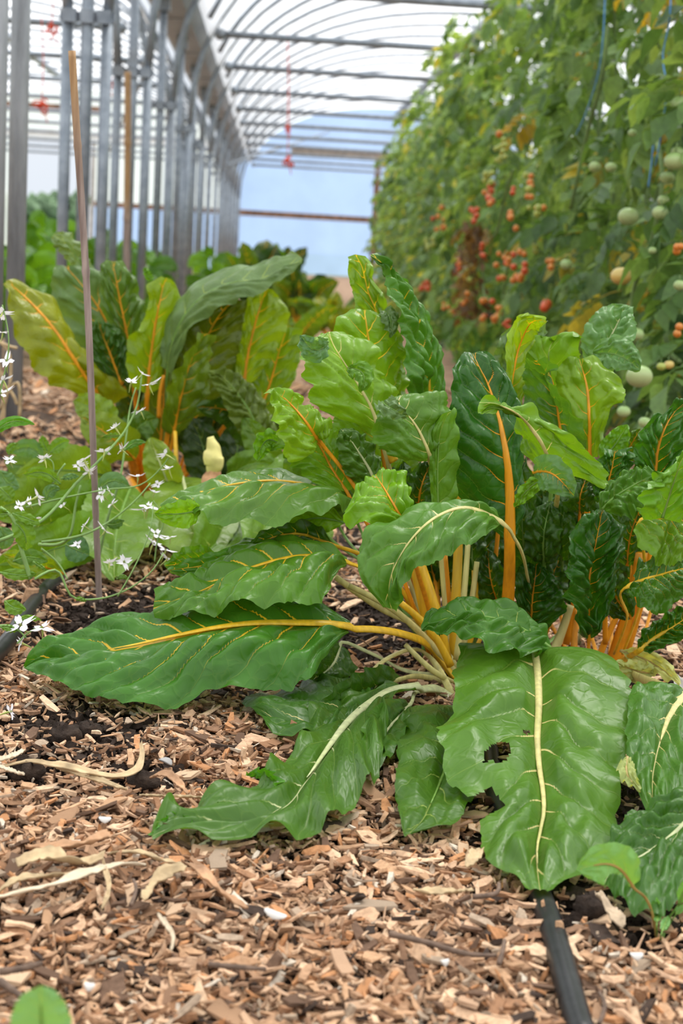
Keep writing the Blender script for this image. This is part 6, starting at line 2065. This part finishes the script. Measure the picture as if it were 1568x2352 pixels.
# white shell-like flake
V, fs = ball((0, 0, 0), 1.0, 12, 8, 0.35)
V[:, 2] += 0.35*V[:, 0]**2 - 0.25*V[:, 1]**2
V = V + 0.06*np.stack([vnoise(V[:, 0]*2.5, V[:, 1]*2.5, 5), vnoise(V[:, 1]*2.5, V[:, 2]*2.5, 6), vnoise(V[:, 0]*2.5, V[:, 2]*2.5, 7)], -1)
M_SHELL = simple('white_flake', (0.66, 0.64, 0.60), 0.5, 0, 0.06, 60)
M_STONE = simple('grey_stone', (0.33, 0.32, 0.31), 0.8, 0, 0.25, 80)
me_f = mesh_np('flake', V, fs, M_SHELL)
me_s = mesh_np('flake', V, fs, M_STONE)
for px, py, sx, sy, rz, me, lab, cat in ((632, 2100, 0.0105, 0.0045, -0.5, me_f, 'white curled shell-like flake on the mulch', 'flake'), (1460, 2195, 0.006, 0.004, 0.3, me_f, 'small white flake near the seedling', 'flake'), (240, 1882, 0.006, 0.004, 0.2, me_f, 'small pale flake above the ragged dry leaf', 'flake'), (380, 1748, 0.007, 0.008, 1.2, me_s, 'small grey stone beside the curved straw', 'stone'),
                                    (205, 2265, 0.004, 0.004, 0.0, me_f, 'round cream seed near the blurred leaf', 'seed'), (1020, 2210, 0.004, 0.003, 0.6, me_f, 'tiny white flake left of the irrigation pipe', 'flake')):
    o = obj('flake' if cat == 'flake' else cat, me)
    p = at_z(px, py, 0.026)
    o.location = Vector([float(v) for v in p])
    o.scale = (sx, sy, 0.006)
    o.rotation_euler = (0.25, 0.1, rz)
    tag(o, lab, cat)
# soil clods
k_ = np.random.RandomState(21)
for px, py, r, lab in ((62, 1772, 0.016, 'round black soil clod at the end of the straw'), (330, 1795, 0.015, 'black soil clod under the curved straw'), (150, 1690, 0.020, 'largest dark soil clod in the scrape under the long leaf'), (205, 1680, 0.014, 'dark soil clod beside the largest one'), (1360, 2085, 0.016, 'dark soil clod next to the leaning bark strip')):
    V, fs = ball((0, 0, 0), 1.0, 14, 10, 0.7)
    V = V*(1 + 0.25*vnoise(V[:, 0]*3 + px, V[:, 1]*3 + V[:, 2]*2, px)[:, None]) + 0.07*k_.normal(0, 1, V.shape)
    o = obj('soil_clod', mesh_np('soil_clod', V*r, fs, M_SOIL))
    o.location = Vector([float(v) for v in at_z(px, py, 0.016)])
    tag(o, lab, 'soil clod')

# ================================================================== SEEDLINGS AND THE BLURRED LEAF
sd = thing('seedling', at_z(1508, 2160), 'seedling with a pale lobed leaf on a thin red-green stem at the frame edge', 'seedling')
QL(sd, (1452, 2035, 1.13), (1400, 1985, 1.12), (1325, 1998, 1.12), 58, 0.05, tint=(0.14, 0.30, 0.095), vein='g', sw=2.5, prof='oval', n=40, nu=12, pucker=1.5, ruffle=3, camber=0.05, veins=5,
   stalk=[(1508, 2160, 1.165), (1500, 2110, 1.155), (1480, 2060, 1.14)],
   hole=[[(1395, 2075), (1388, 2020), (1405, 2005), (1430, 2010), (1460, 2060), (1420, 2080)]], smat=simple('seedling_stem', (0.34, 0.22, 0.06), 0.5, 0, 0.25, 60))
QL(sd, (1508, 2120, 1.17), (1510, 2085, 1.165), (1508, 2060, 1.165), 13, 0.1, tint=(0.11, 0.26, 0.08), vein='g', sw=1.5, prof='oval', n=20, nu=6, pucker=0.5, ruffle=1, stalk=[(1510, 2160, 1.165)])
sd2 = thing('seedling', at_z(1520, 2162), 'second small seedling with oval leaves leaning out of the frame', 'seedling')
QL(sd2, (1520, 2140, 1.17), (1528, 2120, 1.168), (1535, 2105, 1.168), 11, 0.1, tint=(0.11, 0.26, 0.08), vein='g', sw=1.5, prof='oval', n=20, nu=6, pucker=0.5, ruffle=1, stalk=[(1518, 2162, 1.168)])
QL(sd2, (1560, 2075, 1.16), (1575, 2040, 1.155), (1600, 2010, 1.15), 16, 0.1, tint=(0.11, 0.26, 0.08), vein='g', sw=2.5, prof='oval', n=20, nu=6, pucker=0.5, ruffle=1, stalk=[(1520, 2162, 1.165), (1535, 2110, 1.165)])
QL(sd2, (1552, 2100, 1.16), (1562, 2088, 1.16), (1575, 2078, 1.16), 9, 0.1, tint=(0.11, 0.26, 0.08), vein='g', sw=1.2, prof='oval', n=16, nu=5, pucker=0.5, ruffle=1, stalk=[(1525, 2150, 1.165)])
bl = thing('round_leaf_weed', (-0.165, 0.80, 0), 'blurred round green leaf at the lower corner, nearest to the camera', 'weed')
QL(bl, (100, 2450, 0.80), (96, 2350, 0.80), (92, 2264, 0.80), 76, 0.15, tint=(0.13, 0.28, 0.12), vein='g', sw=3, prof='round', n=24, nu=8, pucker=0.6, ruffle=1, stalk=[(110, 2900, 0.80), (100, 2600, 0.80)])
